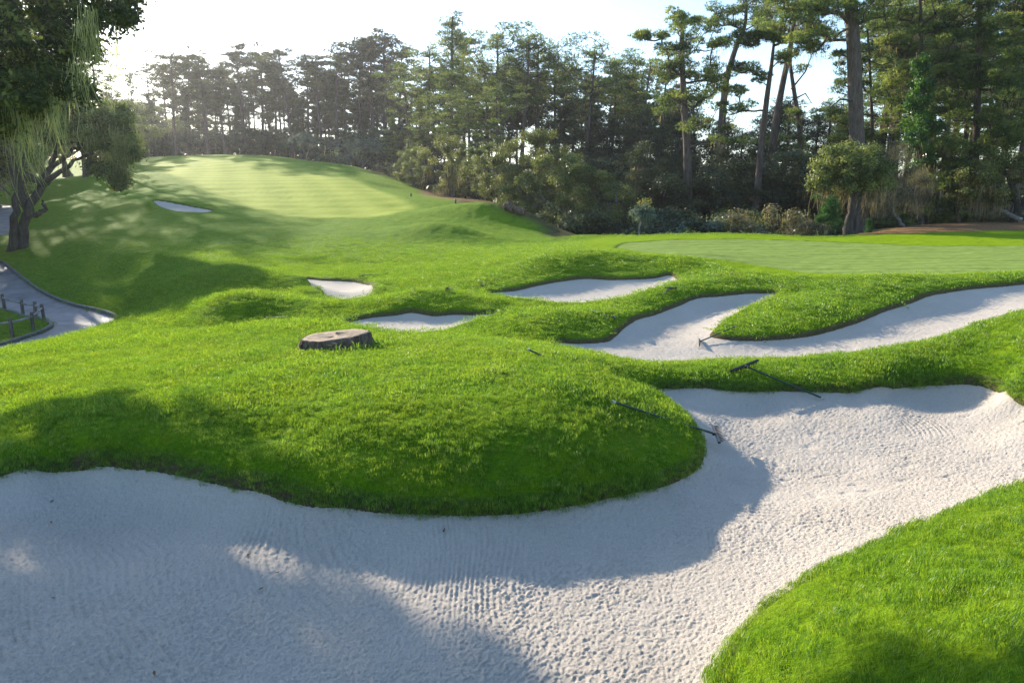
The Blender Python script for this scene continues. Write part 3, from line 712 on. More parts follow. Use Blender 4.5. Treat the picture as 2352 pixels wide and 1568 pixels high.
def strands(r, C, n, L, w, spread=0.4, seg=5, wob=0.05):
    """hanging lichen: thin tapering ribbons that droop and curl"""
    m = len(C) * n
    p = np.repeat(C, n, 0) + r.normal(size=(m, 3)) * spread * np.array([1, 1, 0.35])
    ln = (np.repeat(L, n) if np.ndim(L) else np.full(m, L)) * r.uniform(0.25, 1.15, m)
    a = r.uniform(0, math.pi, m); sx, sy = np.cos(a), np.sin(a)
    V_ = np.zeros((m, seg + 1, 2, 3)); ph = r.uniform(0, 6.28, m); fr = r.uniform(1.5, 4, m)
    lean = r.normal(size=(m, 2)) * 0.10
    for k in range(seg + 1):
        t = k / seg
        ww = w * (1 - t) ** 0.7 * (0.7 + 0.3 * math.sin(3 + 5 * t)) + 0.0015
        cx = p[:, 0] + np.sin(ph + fr * t * 2) * wob * ln * t + lean[:, 0] * ln * t
        cy2 = p[:, 1] + np.cos(ph + fr * t * 2) * wob * ln * t + lean[:, 1] * ln * t
        cz = p[:, 2] - ln * t
        V_[:, k, 0] = np.stack([cx - sx * ww, cy2 - sy * ww, cz], -1); V_[:, k, 1] = np.stack([cx + sx * ww, cy2 + sy * ww, cz], -1)
    base = (np.arange(m) * (seg + 1) * 2)[:, None]; k = np.arange(seg)[None] * 2
    f = np.stack([base + k, base + k + 1, base + k + 3, base + k + 2], -1).reshape(-1, 4)
    return V_.reshape(-1, 3), f, np.repeat(np.clip(np.repeat(r.uniform(.2, .7, len(C)), n) + r.uniform(-.2, .3, m), 0, 1), (seg + 1) * 2)
def cat(parts):
    VV, FF, TT = [], [], []; off = 0
    for v, f, t in parts:
        if f.shape[1] == 3: f = np.hstack([f, f[:, 2:3]])
        VV.append(v); FF.append(f + off); TT.append(t); off += len(v)
    return np.vstack(VV), np.vstack(FF), np.concatenate(TT)
def grow(nodes0, rad0, targets, r, tip=0.012, ex=0.48, maxr=0.2, down=0.5, wig=0.12, lenw=0.3, base_tan=None):
    """connect every foliage clump to the trunk by branches that fork and taper"""
    N = [np.array(p, float) for p in nodes0]; par = [-1] * len(N); cost = [i * 0.35 for i in range(len(N))]
    nb = len(N)
    t0 = N[nb // 2 if nb > 2 else 0]
    order = np.argsort([np.min(np.linalg.norm(np.array(nodes0) - t, axis=1)) for t in targets])
    for i in order:
        q = np.array(targets[i], float); A = np.array(N)
        dd = np.linalg.norm(A - q, axis=1); dz = np.maximum(0, A[:, 2] - q[2])
        c = dd + lenw * np.array(cost) + down * dz
        j = int(np.argmin(c))
        mid = (A[j] * 0.45 + q * 0.55) + r.normal(size=3) * wig * dd[j] + np.array([0, 0, -0.05 * dd[j]])
        N.append(mid); par.append(j); cost.append(cost[j] + dd[j] * .5)
        N.append(q); par.append(len(N) - 2); cost.append(cost[j] + dd[j])
    cnt = np.zeros(len(N)); cnt[nb:] = 0
    for i in range(len(N) - 1, nb - 1, -1):
        cnt[i] += 0.5; cnt[par[i]] += cnt[i] if par[i] >= nb else 0
    paths = []
    for i in range(nb, len(N)):
        a = par[i]; ra = min(maxr, tip * (1 + cnt[a]) ** ex) if a >= nb else min(maxr, tip * (1.3 + cnt[i]) ** ex * 1.15)
        rb = min(maxr, tip * (1 + cnt[i]) ** ex)
        pa, pb = N[a], N[i]
        m = (pa + pb) / 2 + r.normal(size=3) * 0.04 * np.linalg.norm(pb - pa)
        paths.append((np.array([pa, m, pb]), np.array([max(ra, rb), (ra + rb) / 2, rb])))
    return paths

def crown_mesh(cr_, mat, r, C, lichen=0, L=0.8, w=0.03, n=26, lmat=None, drop=0.35, spread=0.4, seg=3):
    """leaves, with wisps of lichen tangled in them as a second material of the same mesh"""
    if not lichen:
        return mesh_np('crown', cr_[0], cr_[1], mat, smooth=False, attrs={'tint': cr_[2]}, link=False)
    sel = C[r.choice(len(C), min(len(C), lichen), replace=False)] - np.array([0, 0, drop])
    lv = strands(r, sel, n, L, w, spread, seg)
    k = len(cr_[1]); v, f, t = cat([cr_, lv]) if cr_[1].shape[1] == 4 else (None, None, None)
    if v is None:
        # needles are triangles: split the ribbons into triangles too
        lf = np.vstack([lv[1][:, :3], lv[1][:, [0, 2, 3]]])
        v = np.vstack([cr_[0], lv[0]]); f = np.vstack([cr_[1], lf + len(cr_[0])]); t = np.concatenate([cr_[2], lv[2]])
    o = mesh_np('crown', v, f, mat, smooth=False, attrs={'tint': t}, link=False)
    o.data.materials.append(lmat or M['tan_lichen'])
    mi = np.zeros(len(f), np.int32); mi[k:] = 1
    o.data.polygons.foreach_set('material_index', mi)
    return o

# ------------------------------------------------------------------ pines
def make_pine(seed, Ht=24.0, cb=0.5, Rm=3.2, style='round', lean=0.6, fine=False, trunk_r=0.3, lichen=0, stubs=10, bias=0.0, fork=False, mat=None, dens=1.0):
    r = rs(seed)
    nz = 14; z = np.linspace(0, 1, nz)
    ax = r.uniform(0, 6.28); bx, by = np.cos(ax), np.sin(ax)
    off = lean * z ** 1.4; wv = np.sin(z * r.uniform(3, 6) + r.uniform(0, 6)) * 0.25 * z
    tp = np.stack([bx * off - by * wv, by * off + bx * wv, z * Ht], 1); tp[:, :2] -= tp[0, :2]
    tr = trunk_r * (1 - 0.82 * z) ** 0.9 + trunk_r * 0.35 * np.exp(-z * 22) + 0.02
    paths = [(tp, tr)]
    C, R = [], []
    def trunk_at(t): return np.array([np.interp(t, z, tp[:, k]) for k in range(3)])
    nl = max(6, int((1 - cb) * Ht / (1.15 if style != 'umbrella' else 1.3)))
    for i in range(nl):
        t = cb + (1 - cb) * ((i + 0.3) / nl)
        q = (t - cb) / (1 - cb)
        if style == 'umbrella': Rl = Rm * (0.35 + 0.75 * math.sin(math.pi * min(1, q * 0.75 + 0.1))); rise = 0.55
        elif style == 'cone': Rl = Rm * (1.05 - 0.85 * q) * (0.55 + 0.45 * min(1, q * 6)); rise = 0.12
        else: Rl = Rm * (0.45 + 0.65 * math.sin(math.pi * (0.15 + q * 0.72))); rise = 0.42
        nm = r.randint(2, 5) if style != 'cone' else r.randint(3, 6)
        a0 = r.uniform(0, 6.28)
        for k in range(nm):
            if r.rand() < (0.22 if style != 'cone' else 0.1): continue
            a = a0 + k * 6.283 / nm + r.normal() * 0.35
            L = Rl * r.uniform(0.5, 1.25) * (1 + bias * math.cos(a))
            b = trunk_at(t)
            nsp = 2 + int(L > 1.6) + int(L > 3.2)
            for s in range(nsp):
                f = (s + 1.0) / nsp
                C.append(b + np.array([math.cos(a + r.normal() * .22) * L * f, math.sin(a + r.normal() * .22) * L * f, L * f * rise * (0.4 + 0.6 * f) + r.normal() * 0.42]))
                R.append(r.uniform(0.42, 0.85) * (0.75 + 0.12 * Rm) * (0.7 if s == 0 and nsp > 2 else 1))
    for k in range(4):
        C.append(trunk_at(1.0) + np.array([r.normal() * .5, r.normal() * .5, -k * 0.5 + .2])); R.append(r.uniform(0.4, 0.8))
    C = np.array(C); R = np.array(R)
    nodes = [trunk_at(t) for t in np.linspace(cb * 0.92, 0.98, 16)]
    paths += grow(nodes, None, C - np.array([0, 0, 0.15]), r, tip=0.022, maxr=trunk_r * 0.42, down=1.2, lenw=0.05)
    for k in range(stubs):
        t = r.uniform(0.25, cb + 0.1); b = trunk_at(t); a = r.uniform(0, 6.28); L = r.uniform(0.5, 2.2)
        d = np.array([math.cos(a), math.sin(a), r.uniform(-.3, .4)]) * L
        paths.append((np.array([b, b + d * .5 + r.normal(size=3) * .1, b + d + np.array([0, 0, r.uniform(-.4, .3)])]), np.array([0.05, 0.03, 0.012])))
    if fork:
        b = trunk_at(cb * 0.9); 
    tv, tf = tubes(paths, 7 if fine else 5)
    if fine: cr_ = needles(r, C, R * 1.12, int(50 * dens), 7, 0.26, 0.021, up=0.55)
    else: cr_ = needles(r, C, R * 1.15, int(34 * dens), 5, 0.42, 0.055, up=0.5)
    trunk = mesh_np('trunk', tv, tf, M['pine_bark'], link=False)
    out = [trunk, crown_mesh(cr_, mat or (M['pine_near'] if fine else M['pine_far']), r, C, lichen, 0.55, 0.028, 16)]
    return dict(parts=out, H=Ht)
def place(proto, x, y, ht, name, label, cat_, group=None, rz=0.0, wid=None, tilt=None, z=None):
    e = bpy.data.objects.new(name, None); COL.objects.link(e)
    if z is None: z = H1(x, y) - 0.1
    s = ht / proto['H']; w = wid if wid else s
    e.location = (x, y, z); e.rotation_euler = (tilt[0] if tilt else 0, tilt[1] if tilt else 0, rz); e.scale = (w, w, s)
    tag(e, label, cat_, group)
    for p in proto['parts']:
        c = p.copy(); COL.objects.link(c); c.parent = e
        if c.name.split('.')[0] != p.name.split('.')[0]: c.name = p.name.split('.')[0]
    return e
def xat(u, d, v=450): 
    b = (784.0 - v) / F
    return (u - 1176.0) / F / (CT + b * ST) * d
def put(proto, u, d, vt, name, label, cat_, group=None, rz=0.0, wk=1.0, tilt=None, vb=400, sink=0.1):
    """stand a plant at distance d under column u, tall enough to reach row vt"""
    x = xat(u, d, vb); z = H1(x, d) - sink
    ztop = slope(vt) * d + CZ
    ht = max(ztop - z, 1.0)
    return place(proto, x, d, ht, name, label, cat_, group, rz, wk * ht / proto['H'], tilt, z)

FARP = [make_pine(100 + i, 22, cb, Rm, st, lean, trunk_r=0.27, dens=1.0) for i, (cb, Rm, st, lean) in enumerate(
    ((0.50, 3.2, 'round', .8), (0.62, 3.4, 'umbrella', 1.2), (0.42, 2.6, 'round', .5), (0.68, 2.6, 'umbrella', .6), (0.55, 2.9, 'round', 1.5), (0.35, 3.0, 'cone', .3), (0.60, 2.2, 'round', .4), (0.72, 3.0, 'umbrella', 1.0)))]
SPARSE = [make_pine(140, 22, 0.62, 1.8, 'round', .8, trunk_r=0.22, dens=0.45), make_pine(141, 22, 0.7, 1.5, 'umbrella', .5, trunk_r=0.2, dens=0.4)]
MIDP = [make_pine(200 + i, 22, cb, Rm, st, lean, fine=True, trunk_r=0.27, lichen=14) for i, (cb, Rm, st, lean) in enumerate(
    ((0.55, 3.8, 'umbrella', .9), (0.66, 4.0, 'umbrella', 1.3), (0.34, 3.0, 'cone', .4), (0.70, 3.4, 'umbrella', .5), (0.48, 3.1, 'round', 1.0)))]
R_ = random.Random(11)
# the far row along the crest of the fairway: skyline trees one by one
ORD = ['first', 'second', 'third', 'fourth', 'fifth', 'sixth', 'seventh', 'eighth', 'ninth', 'tenth', 'eleventh', 'twelfth', 'thirteenth', 'fourteenth', 'fifteenth', 'sixteenth', 'seventeenth', 'eighteenth', 'nineteenth', 'twentieth']
sky = [(278,172,8,'s'),(322,160,0,'s'),(362,150,1,'s'),(408,126,0,''),(440,134,4,''),(482,136,1,''),(520,168,6,''),(570,113,3,''),(608,128,7,''),(640,150,2,''),(676,118,1,''),(712,150,4,''),(742,136,3,''),(775,138,0,''),(800,122,2,''),(832,98,7,''),(862,118,6,''),(890,84,0,''),(915,120,4,'')]
adj = ['thin and sparse', 'scraggly thin', 'narrow gap-crowned', 'broad round-crowned', 'leaning round-crowned', 'flat-topped', 'short narrow', 'tall flat-topped', 'flat-topped twin-layered', 'dense low', 'domed', 'ragged leaning', 'high-crowned', 'broad layered', 'bushy', 'tall', 'slim', 'tall broad', 'leaning']
for i, (u, vt, k, s) in enumerate(sky):
    p = SPARSE[i % 2] if s == 's' else FARP[k % 8]
    d = 152 + R_.uniform(-6, 14)
    put(p, u, d, vt, 'pine_tree', '%s hazy pine, %s from left of the skyline row beyond the fairway' % (adj[i], ORD[i]), 'pine tree', 'pines in the skyline row beyond the fairway', rz=R_.uniform(0, 6.28), wk=1.45 if s != 's' else 1.15)
for i in range(54):
    u = 262 + i * 12.5 + R_.uniform(-7, 7); d = R_.uniform(166, 198); vt = R_.uniform(150, 260) if u > 390 else R_.uniform(205, 275)
    put(FARP[R_.choice((2, 5, 6, 5, 0, 4))], u, d, vt, 'pine_tree', 'slender hazy pine crowded behind the skyline row beyond the fairway', 'pine tree', 'pines crowded behind the skyline row', rz=R_.uniform(0, 6.28), wk=1.25)
# middle of the skyline, nearer and greener
mid = [(945,160,112,0,'short dark pine left of the tallest conical pine'),(985,118,108,4,'pine with a pointed crown just left of the tallest conical pine'),(1036,38,100,2,'tallest pine of the middle skyline, dark and conical'),
 (1068,98,118,3,'flat-topped pine touching the right side of the tallest conical pine'),(1100,152,124,0,'short pine in the dip of the skyline right of the tallest conical pine'),(1128,150,110,4,'low round pine left of the wind-swept pair'),(1158,80,104,1,'tall wind-swept pine with a side-swept top in mid skyline'),
 (1196,98,106,1,'broad flat-topped pine right of the wind-swept pine'),(1240,112,108,3,'thin flat-topped pine in the middle of the skyline'),(1282,132,112,0,'ragged pine between two umbrella pines in mid skyline'),(1340,120,104,1,'broad umbrella pine with bare forked limbs'),
 (1400,142,110,3,'small umbrella pine right of the broad umbrella pine'),(1458,142,100,1,'umbrella pine with a leaning bare trunk left of the tall near pines'),(1502,160,108,4,'slim pine partly behind the leaning umbrella pine')]
for u, vt, d, k, lab in mid:
    put(MIDP[k], u, d, vt, 'pine_tree', lab, 'pine tree', 'pines of the middle skyline', rz=R_.uniform(0, 6.28), wk=1.25)
for i in range(32):
    u = 930 + i * 20 + R_.uniform(-10, 10); d = R_.uniform(118, 165); vt = R_.uniform(160, 260)
    put(FARP[R_.randrange(8)], u, d, vt, 'pine_tree', 'hazy pine deep in the wood, showing between the middle skyline pines', 'pine tree', 'pines deep in the middle wood', rz=R_.uniform(0, 6.28), wk=1.25)

# ------------------------------------------------------------------ oaks, shrubs and other broad-leaved plants
def make_oak(seed, Ht=8.0, Rx=4.5, n=60, leaf=0.078, per=330, mat='oak', cz=0.62, hz=0.36, trunk_r=0.28, lean=0.5, forks=2, clump=0.85, lichen=0, bark='grey_bark', lo=-0.45, tfrac=0.3, lmat='tan_lichen', lichL=0.9, flat=0.72, shell=0.3):
    r = rs(seed); C = []
    while len(C) < n:
        d = unit(r, 1)[0]
        if d[2] < lo: continue
        q = r.uniform(0.55, 1.0) ** 0.6
        wob = 0.78 + 0.35 * math.sin(3 * math.atan2(d[1], d[0]) + seed)
        C.append([d[0] * Rx * q * wob, d[1] * Rx * q * wob, cz * Ht + d[2] * hz * Ht * q])
    C = np.array(C); R = r.uniform(0.7, 1.25, len(C)) * clump
    a = r.uniform(0, 6.28); zt = Ht * tfrac
    k = 5; t = np.linspace(0, 1, k)
    tp = np.stack([np.cos(a) * lean * t ** 1.3 + 0.1 * np.sin(t * 5), np.sin(a) * lean * t ** 1.3, t * zt], 1)
    paths = [(tp, trunk_r * (1 - 0.25 * t) + trunk_r * 0.5 * np.exp(-t * 9))]
    nodes = [tp[-1]]
    for f in range(forks):
        b = a + f * 6.283 / max(forks, 1) + r.normal() * .4
        e = tp[-1] + np.array([math.cos(b) * Rx * .35, math.sin(b) * Rx * .35, Ht * 0.18])
        m = (tp[-1] + e) / 2 + r.normal(size=3) * .15 - np.array([0, 0, .1])
        paths.append((np.array([tp[-1] - [0, 0, .15], m, e]), np.array([trunk_r * .7, trunk_r * .55, trunk_r * .42])))
        nodes += [m, e]
    paths += grow(nodes, None, C, r, tip=0.018, maxr=trunk_r * .5, wig=.16)
    tv, tf = tubes(paths, 6)
    lv = leaves(r, C, R, per, leaf, flat=flat, shell=shell)
    trunk = mesh_np('trunk', tv, tf, M[bark], link=False)
    return dict(parts=[trunk, crown_mesh(lv, M[mat], r, C[C[:, 2] < cz * Ht] if (C[:, 2] < cz * Ht).sum() > 4 else C, lichen, lichL, 0.022, 30, M[lmat], 0.3, 0.45, 4)], H=Ht)
def make_bush(seed, Ht=2.5, Rx=1.8, n=26, leaf=0.055, per=280, mat='dark_leaf', clump=0.5, lichen=0):
    r = rs(seed); C = []
    for i in range(n):
        a = r.uniform(0, 6.28); q = r.uniform(0, 1) ** .5; z = r.uniform(0.12, 0.9 - 0.3 * q)
        C.append([math.cos(a) * q * Rx, math.sin(a) * q * Rx, z * Ht])
    C = np.array(C); R = r.uniform(.6, 1.3, n) * clump
    stems = grow([(0, 0, 0), (0, 0, .2)], None, C, r, tip=0.008, maxr=0.06, wig=.1)
    tv, tf = tubes(stems, 4)
    lv = leaves(r, C, R, per, leaf, flat=.9, shell=.2)
    return dict(parts=[mesh_np('stem', tv, tf, M['dark_bark'], link=False), crown_mesh(lv, M[mat], r, C, lichen, .5, .02, 24, None, .1, .4, 3)], H=Ht)
for _f in (make_bush,): pass

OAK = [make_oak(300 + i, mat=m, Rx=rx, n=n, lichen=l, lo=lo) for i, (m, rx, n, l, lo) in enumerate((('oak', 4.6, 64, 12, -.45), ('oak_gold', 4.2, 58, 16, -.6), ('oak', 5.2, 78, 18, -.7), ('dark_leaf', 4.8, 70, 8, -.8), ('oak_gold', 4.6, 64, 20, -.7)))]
GREY = make_oak(320, mat='sage', Rx=5.0, n=52, per=150, lo=-.2, hz=.3, tfrac=.22, forks=3, lichen=20, lmat='lichen')
BUSH = [make_bush(400 + i, mat=m, lichen=l) for i, (m, l) in enumerate((('dark_leaf', 0), ('dark_leaf', 6), ('scrub', 10), ('sage', 0), ('oak', 4), ('oak_gold', 8)))]

# oaks along the right side of the fairway: low, skirted crowns on short bent trunks
LOWOAK = [make_oak(340 + i, Ht=7.5, mat=m, Rx=rx, n=n, lichen=l, lo=-.95, cz=.53, hz=.45, tfrac=.2, per=380, trunk_r=.3, lean=.8, clump=.8) for i, (m, rx, n, l) in enumerate((('oak', 4.0, 60, 10), ('oak_gold', 4.0, 64, 16), ('oak', 5.0, 90, 16), ('oak_gold', 4.8, 84, 14)))]
for args in (
  (LOWOAK[0], 946, 87, 332, 'small round-crowned oak at the wood edge, trunk curving out of red-brown mulch', .4, 1.0),
  (LOWOAK[1], 1040, 77, 303, 'golden-lit oak between the small round oak and the large spreading oak', 1.2, .95),
  (LOWOAK[2], 1140, 68, 318, 'large grey-green spreading oak sloping down to the fallen logs', 2.2, 1.0),
  (LOWOAK[3], 1225, 64, 292, 'tallest pale-topped oak in the middle group right of the fairway', .2, .85),
  (LOWOAK[2], 1305, 60, 345, 'shaded dark olive oak right of the tallest pale-topped oak', 3.6, 1.0),
  (LOWOAK[3], 1375, 58, 385, 'low oak with tan lichen at the dark end of the oak group', 5.2, 1.0)):
    put(args[0], args[1], args[2], args[3], 'oak_tree', args[4], 'oak tree', 'oaks beside the fairway', rz=args[5], wk=args[6])
for i in range(18):
    u = 890 + i * 22 + R_.uniform(-8, 8)
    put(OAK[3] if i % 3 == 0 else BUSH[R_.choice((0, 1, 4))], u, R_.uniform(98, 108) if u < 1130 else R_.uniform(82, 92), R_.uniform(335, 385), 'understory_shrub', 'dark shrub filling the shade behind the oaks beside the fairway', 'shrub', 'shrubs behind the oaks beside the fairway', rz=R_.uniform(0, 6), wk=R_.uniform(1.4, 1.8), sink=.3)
put(GREY, 832, 118, 312, 'oak_tree', 'grey-leaved oak with pale forked trunk at the far edge of the fairway', 'oak tree', rz=1.0, wk=1.15)
put(make_oak(331, mat='dark_leaf', Rx=2.6, n=34, Ht=7, lean=.9, trunk_r=.16, tfrac=.4, forks=1, lo=-.8), 345, 148, 292, 'oak_tree', 'small dark leaning tree standing alone at far left of the fairway', 'oak tree', wk=1.0)
put(GREY, 705, 133, 300, 'oak_tree', 'pale grey bushy oak in the hazy understory behind the fairway', 'oak tree', rz=3.0, wk=.95)
# dark conifers behind the oaks
for u, d, vt, k, lab in ((905, 108, 268, 2, 'squat dark conifer behind the small round-crowned oak'), (965, 100, 232, 2, 'dark layered conifer below the tallest conical pine'), (1085, 92, 225, 4, 'bushy dark pine above the golden-lit oak'), (1148, 88, 210, 0, 'short lichen-hung pine above the large spreading oak')):
    put(MIDP[k], u, d, vt, 'pine_tree', lab, 'pine tree', 'dark conifers behind the oaks', rz=u, wk=1.5)
# understory along the crest of the fairway
for i in range(40):
    u = 235 + i * 17.5 + R_.uniform(-8, 8); d = 163 if u < 640 else 163 - (u - 640) * 0.13
    put(BUSH[R_.choice((0, 1, 0, 3))] if i % 3 else OAK[3], u, d + R_.uniform(-3, 5), R_.uniform(272, 318), 'understory_shrub', 'dark hazy undergrowth shrub at the foot of the far pines', 'shrub', 'undergrowth at the foot of the far pines', rz=R_.uniform(0, 6), wk=R_.uniform(1.3, 1.7), sink=.3)
# the dark wood behind the putting green
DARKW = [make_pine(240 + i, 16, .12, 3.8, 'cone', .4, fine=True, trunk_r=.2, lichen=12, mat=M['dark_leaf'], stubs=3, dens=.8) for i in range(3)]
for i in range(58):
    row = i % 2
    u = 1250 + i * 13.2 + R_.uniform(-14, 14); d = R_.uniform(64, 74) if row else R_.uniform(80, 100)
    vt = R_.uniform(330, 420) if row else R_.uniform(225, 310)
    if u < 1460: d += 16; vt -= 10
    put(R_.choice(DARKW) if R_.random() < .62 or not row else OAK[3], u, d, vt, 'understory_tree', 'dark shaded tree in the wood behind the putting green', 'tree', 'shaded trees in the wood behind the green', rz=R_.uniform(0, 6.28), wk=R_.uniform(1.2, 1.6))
for i in range(30):
    u = 1262 + i * 21 + R_.uniform(-9, 9)
    put(BUSH[R_.choice((0, 1, 1, 3, 0, 4))], u, R_.uniform(52, 60), R_.uniform(445, 515), 'understory_shrub', 'dim leafy shrub in the hollow behind the putting green', 'shrub', 'shrubs in the hollow behind the green', rz=R_.uniform(0, 6.28), wk=R_.uniform(1.1, 1.6), sink=.2)

# tall near pines on the right
def special_pine(seed, pts, d, rbase, pads, limbs=(), name='pine_tree', label='', group=None, lichen=30, mat=None, L=0.27, per=75, rtop=.3, stubs=()):
    """a pine surveyed from its outline: trunk line and foliage pads as (u, v[, distance offset[, radius]])"""
    r = rs(seed)
    x0, y0 = xat(pts[0][0], d, pts[0][1]), d
    base = np.array([x0, y0, H1(x0, y0) - .2])
    def W3(u, v, dd=0.0): p = V(u, v, d=d + dd); return np.array(p) - base
    tp = np.array([W3(*p) for p in pts]); tp[0] = (0, 0, 0)
    tt = np.linspace(0, 1, 22); seg = np.linspace(0, 1, len(tp))
    tp = np.stack([np.interp(tt, seg, tp[:, k]) for k in range(3)], 1)
    for k in range(2): tp[1:-1, k] = tp[1:-1, k] * .5 + .25 * (tp[:-2, k] + tp[2:, k])
    paths = [(tp, rbase * (1 - (1 - rtop) * tt) + rbase * .3 * np.exp(-tt * 16))]
    C, R = [], []
    for p in pads:
        u, v, sp_u, sp_v, n = p[:5]
        for k in range(n):
            C.append(W3(u + r.uniform(-1, 1) * sp_u, v + r.uniform(-1, 1) * sp_v, r.uniform(-1, 1) * min(sp_u / 1568 * d, 4.0))); R.append(r.uniform(.5, 1.0))
    C = np.array(C); R = np.array(R)
    i0 = max(1, int(np.argmin(np.abs(tp[:, 2] - C[:, 2].min())) * .9))
    paths += grow(list(tp[i0:]), None, C - [0, 0, .2], r, tip=.026, maxr=rbase * .5, down=1.4, lenw=.02)
    for (a, b, c2) in stubs: paths.append((np.array([W3(*a), W3(*b), W3(*c2)]), np.array([.1, .07, .03])))
    tv, tf = tubes(paths, 9)
    nd = needles(r, C, R, per, 7, L, .023, up=.55)
    e = empty(name, tuple(base))
    tag(e, label, 'pine tree', group)
    ob = mesh_np('trunk', tv, tf, M['pine_bark'], parent=e)
    c = crown_mesh(nd, mat or M['pine_near'], r, C, lichen // 2, .65, .026, 18); COL.objects.link(c); c.parent = e
    return e
GR = 'tall near pines right of the fairway'
special_pine(1, [(1590, 458), (1578, 330), (1569, 200), (1566, 100), (1568, 40)], 64, .42,
  [(1568, 35, 34, 14, 7), (1590, 62, 50, 12, 8), (1500, 82, 26, 8, 6), (1475, 78, 14, 6, 3), (1620, 95, 44, 10, 9), (1560, 120, 44, 14, 9), (1535, 160, 26, 22, 8), (1600, 150, 52, 26, 14), (1640, 185, 46, 26, 12), (1612, 225, 50, 22, 10), (1540, 245, 26, 30, 5), (1625, 290, 55, 16, 8), (1680, 320, 40, 8, 5)],
  label='tall pine whose long limb reaches left over the umbrella pines', group=GR, lichen=60)
special_pine(2, [(1655, 420), (1658, 270), (1668, 180), (1690, 110), (1712, 60), (1715, 10)], 76, .46,
  [(1700, -15, 40, 14, 7), (1660, 25, 42, 14, 9), (1720, 18, 46, 20, 10), (1632, 50, 34, 8, 6), (1752, 45, 26, 12, 6), (1690, 52, 20, 8, 4)],
  label='leaning pine with bare S-curved trunk and high crown touching the top edge', group=GR, lichen=16)
special_pine(3, [(1738, 465), (1748, 340), (1762, 220), (1772, 150), (1778, 95)], 61, .34,
  [(1740, 78, 44, 9, 11), (1800, 86, 48, 10, 12), (1702, 96, 30, 8, 6), (1775, 60, 38, 8, 8), (1850, 100, 16, 10, 4), (1700, 150, 26, 10, 5), (1730, 175, 30, 14, 5), (1815, 130, 30, 16, 5), (1700, 205, 22, 12, 3), (1690, 245, 30, 12, 5)],
  label='flat-topped umbrella pine with fanned bare branches under its crown', group=GR, lichen=26)
special_pine(4, [(1768, 420), (1778, 300), (1798, 190), (1818, 100), (1828, 20), (1830, -30)], 70, .40,
  [(1800, 5, 34, 14, 8), (1850, 10, 42, 20, 9), (1770, 30, 26, 12, 5), (1870, 55, 30, 12, 6), (1835, 70, 30, 10, 5), (1760, 60, 22, 10, 3)],
  label='dark double-stemmed pine leaning right behind the umbrella pine', group=GR, lichen=20)
special_pine(5, [(1850, 440), (1838, 300), (1822, 200), (1815, 150), (1818, 120)], 74, .32,
  [(1830, 270, 26, 22, 6), (1810, 330, 40, 20, 9), (1880, 262, 22, 12, 4), (1825, 160, 24, 8, 2)],
  label='half-bare leaning pine with a broken top left of the thickest trunk', group=GR, lichen=10,
  stubs=(((1818, 205), (1850, 165, 0), (1868, 118, 0)), ((1820, 230), (1850, 215, 0), (1866, 240, 0))))
special_pine(6, [(1975, 540), (1972, 420), (1968, 320), (1963, 180), (1958, 60), (1950, -60), (1945, -180)], 54, .62,
  [(1900, 15, 60, 22, 16), (1840, 40, 40, 16, 8), (1870, 80, 50, 10, 8), (1960, -40, 90, 40, 20), (2010, 20, 40, 24, 7), (1930, -100, 70, 30, 14), (1800, 8, 30, 14, 5), (1860, 105, 22, 8, 4)],
  label='thickest pine trunk, straight and bare, rising behind the flat-topped oak', group=GR, lichen=50, rtop=.62,
  stubs=(((1967, 232), (1930, 228, -1), (1905, 250, -1.5)), ((1962, 60), (1930, 75, -1), (1912, 95, -1))))
special_pine(7, [(2010, 530), (2008, 400), (2002, 250), (1996, 120), (1990, 40)], 66, .22,
  [(1950, 190, 34, 30, 10), (2010, 120, 50, 40, 14), (1940, 270, 30, 26, 9), (1960, 330, 46, 22, 10), (2040, 220, 40, 44, 14), (2010, 50, 40, 20, 8), (1935, 300, 26, 20, 5), (1945, 135, 22, 14, 5)],
  label='bushy pine hung with tan lichen close right of the thickest trunk', group=GR, lichen=70)
special_pine(8, [(2122, 530), (2120, 400), (2117, 260), (2116, 100), (2112, -20), (2110, -90)], 60, .27,
  [(2060, 30, 60, 30, 16), (2150, 60, 60, 40, 18), (2080, 110, 50, 30, 14), (2170, 0, 50, 30, 12), (2060, 170, 44, 24, 12), (2160, 150, 40, 26, 9), (2110, -50, 70, 30, 14), (2050, 240, 40, 40, 14)],
  label='tall pine with thin twin trunks rising above the ivy column', group=GR, lichen=80)
special_pine(9, [(2235, 530), (2240, 380), (2246, 200), (2250, 60), (2252, -40)], 58, .34,
  [(2230, 40, 50, 40, 15), (2290, 90, 50, 34, 16), (2270, -30, 60, 30, 14), (2215, 170, 44, 34, 15), (2290, 180, 50, 30, 15), (2200, 240, 56, 30, 18), (2280, 260, 60, 24, 14)],
  label='dense layered pine with broad sunlit shelves near the right edge', group=GR, lichen=60)
special_pine(10, [(2372, 540), (2370, 380), (2362, 200), (2358, 60), (2350, -60)], 54, .36,
  [(2330, 20, 40, 40, 16), (2350, 110, 50, 36, 18), (2320, -40, 60, 30, 14), (2330, 200, 44, 34, 14), (2400, 100, 50, 100, 24), (2380, 260, 60, 60, 20)],
  label='rightmost dense pine cut by the right edge of the picture', group=GR, lichen=40)
special_pine(11, [(2200, 535), (2196, 480), (2190, 420), (2186, 330)], 57, .2,
  [(2220, 335, 60, 16, 16), (2290, 320, 50, 14, 12), (2180, 370, 50, 18, 14), (2250, 385, 60, 14, 13), (2320, 300, 34, 12, 7), (2150, 415, 46, 18, 10), (2215, 440, 60, 20, 12), (2155, 470, 40, 18, 8)],
  label='low bright green pine with wide layered boughs under the dense pines', group=GR, lichen=24)
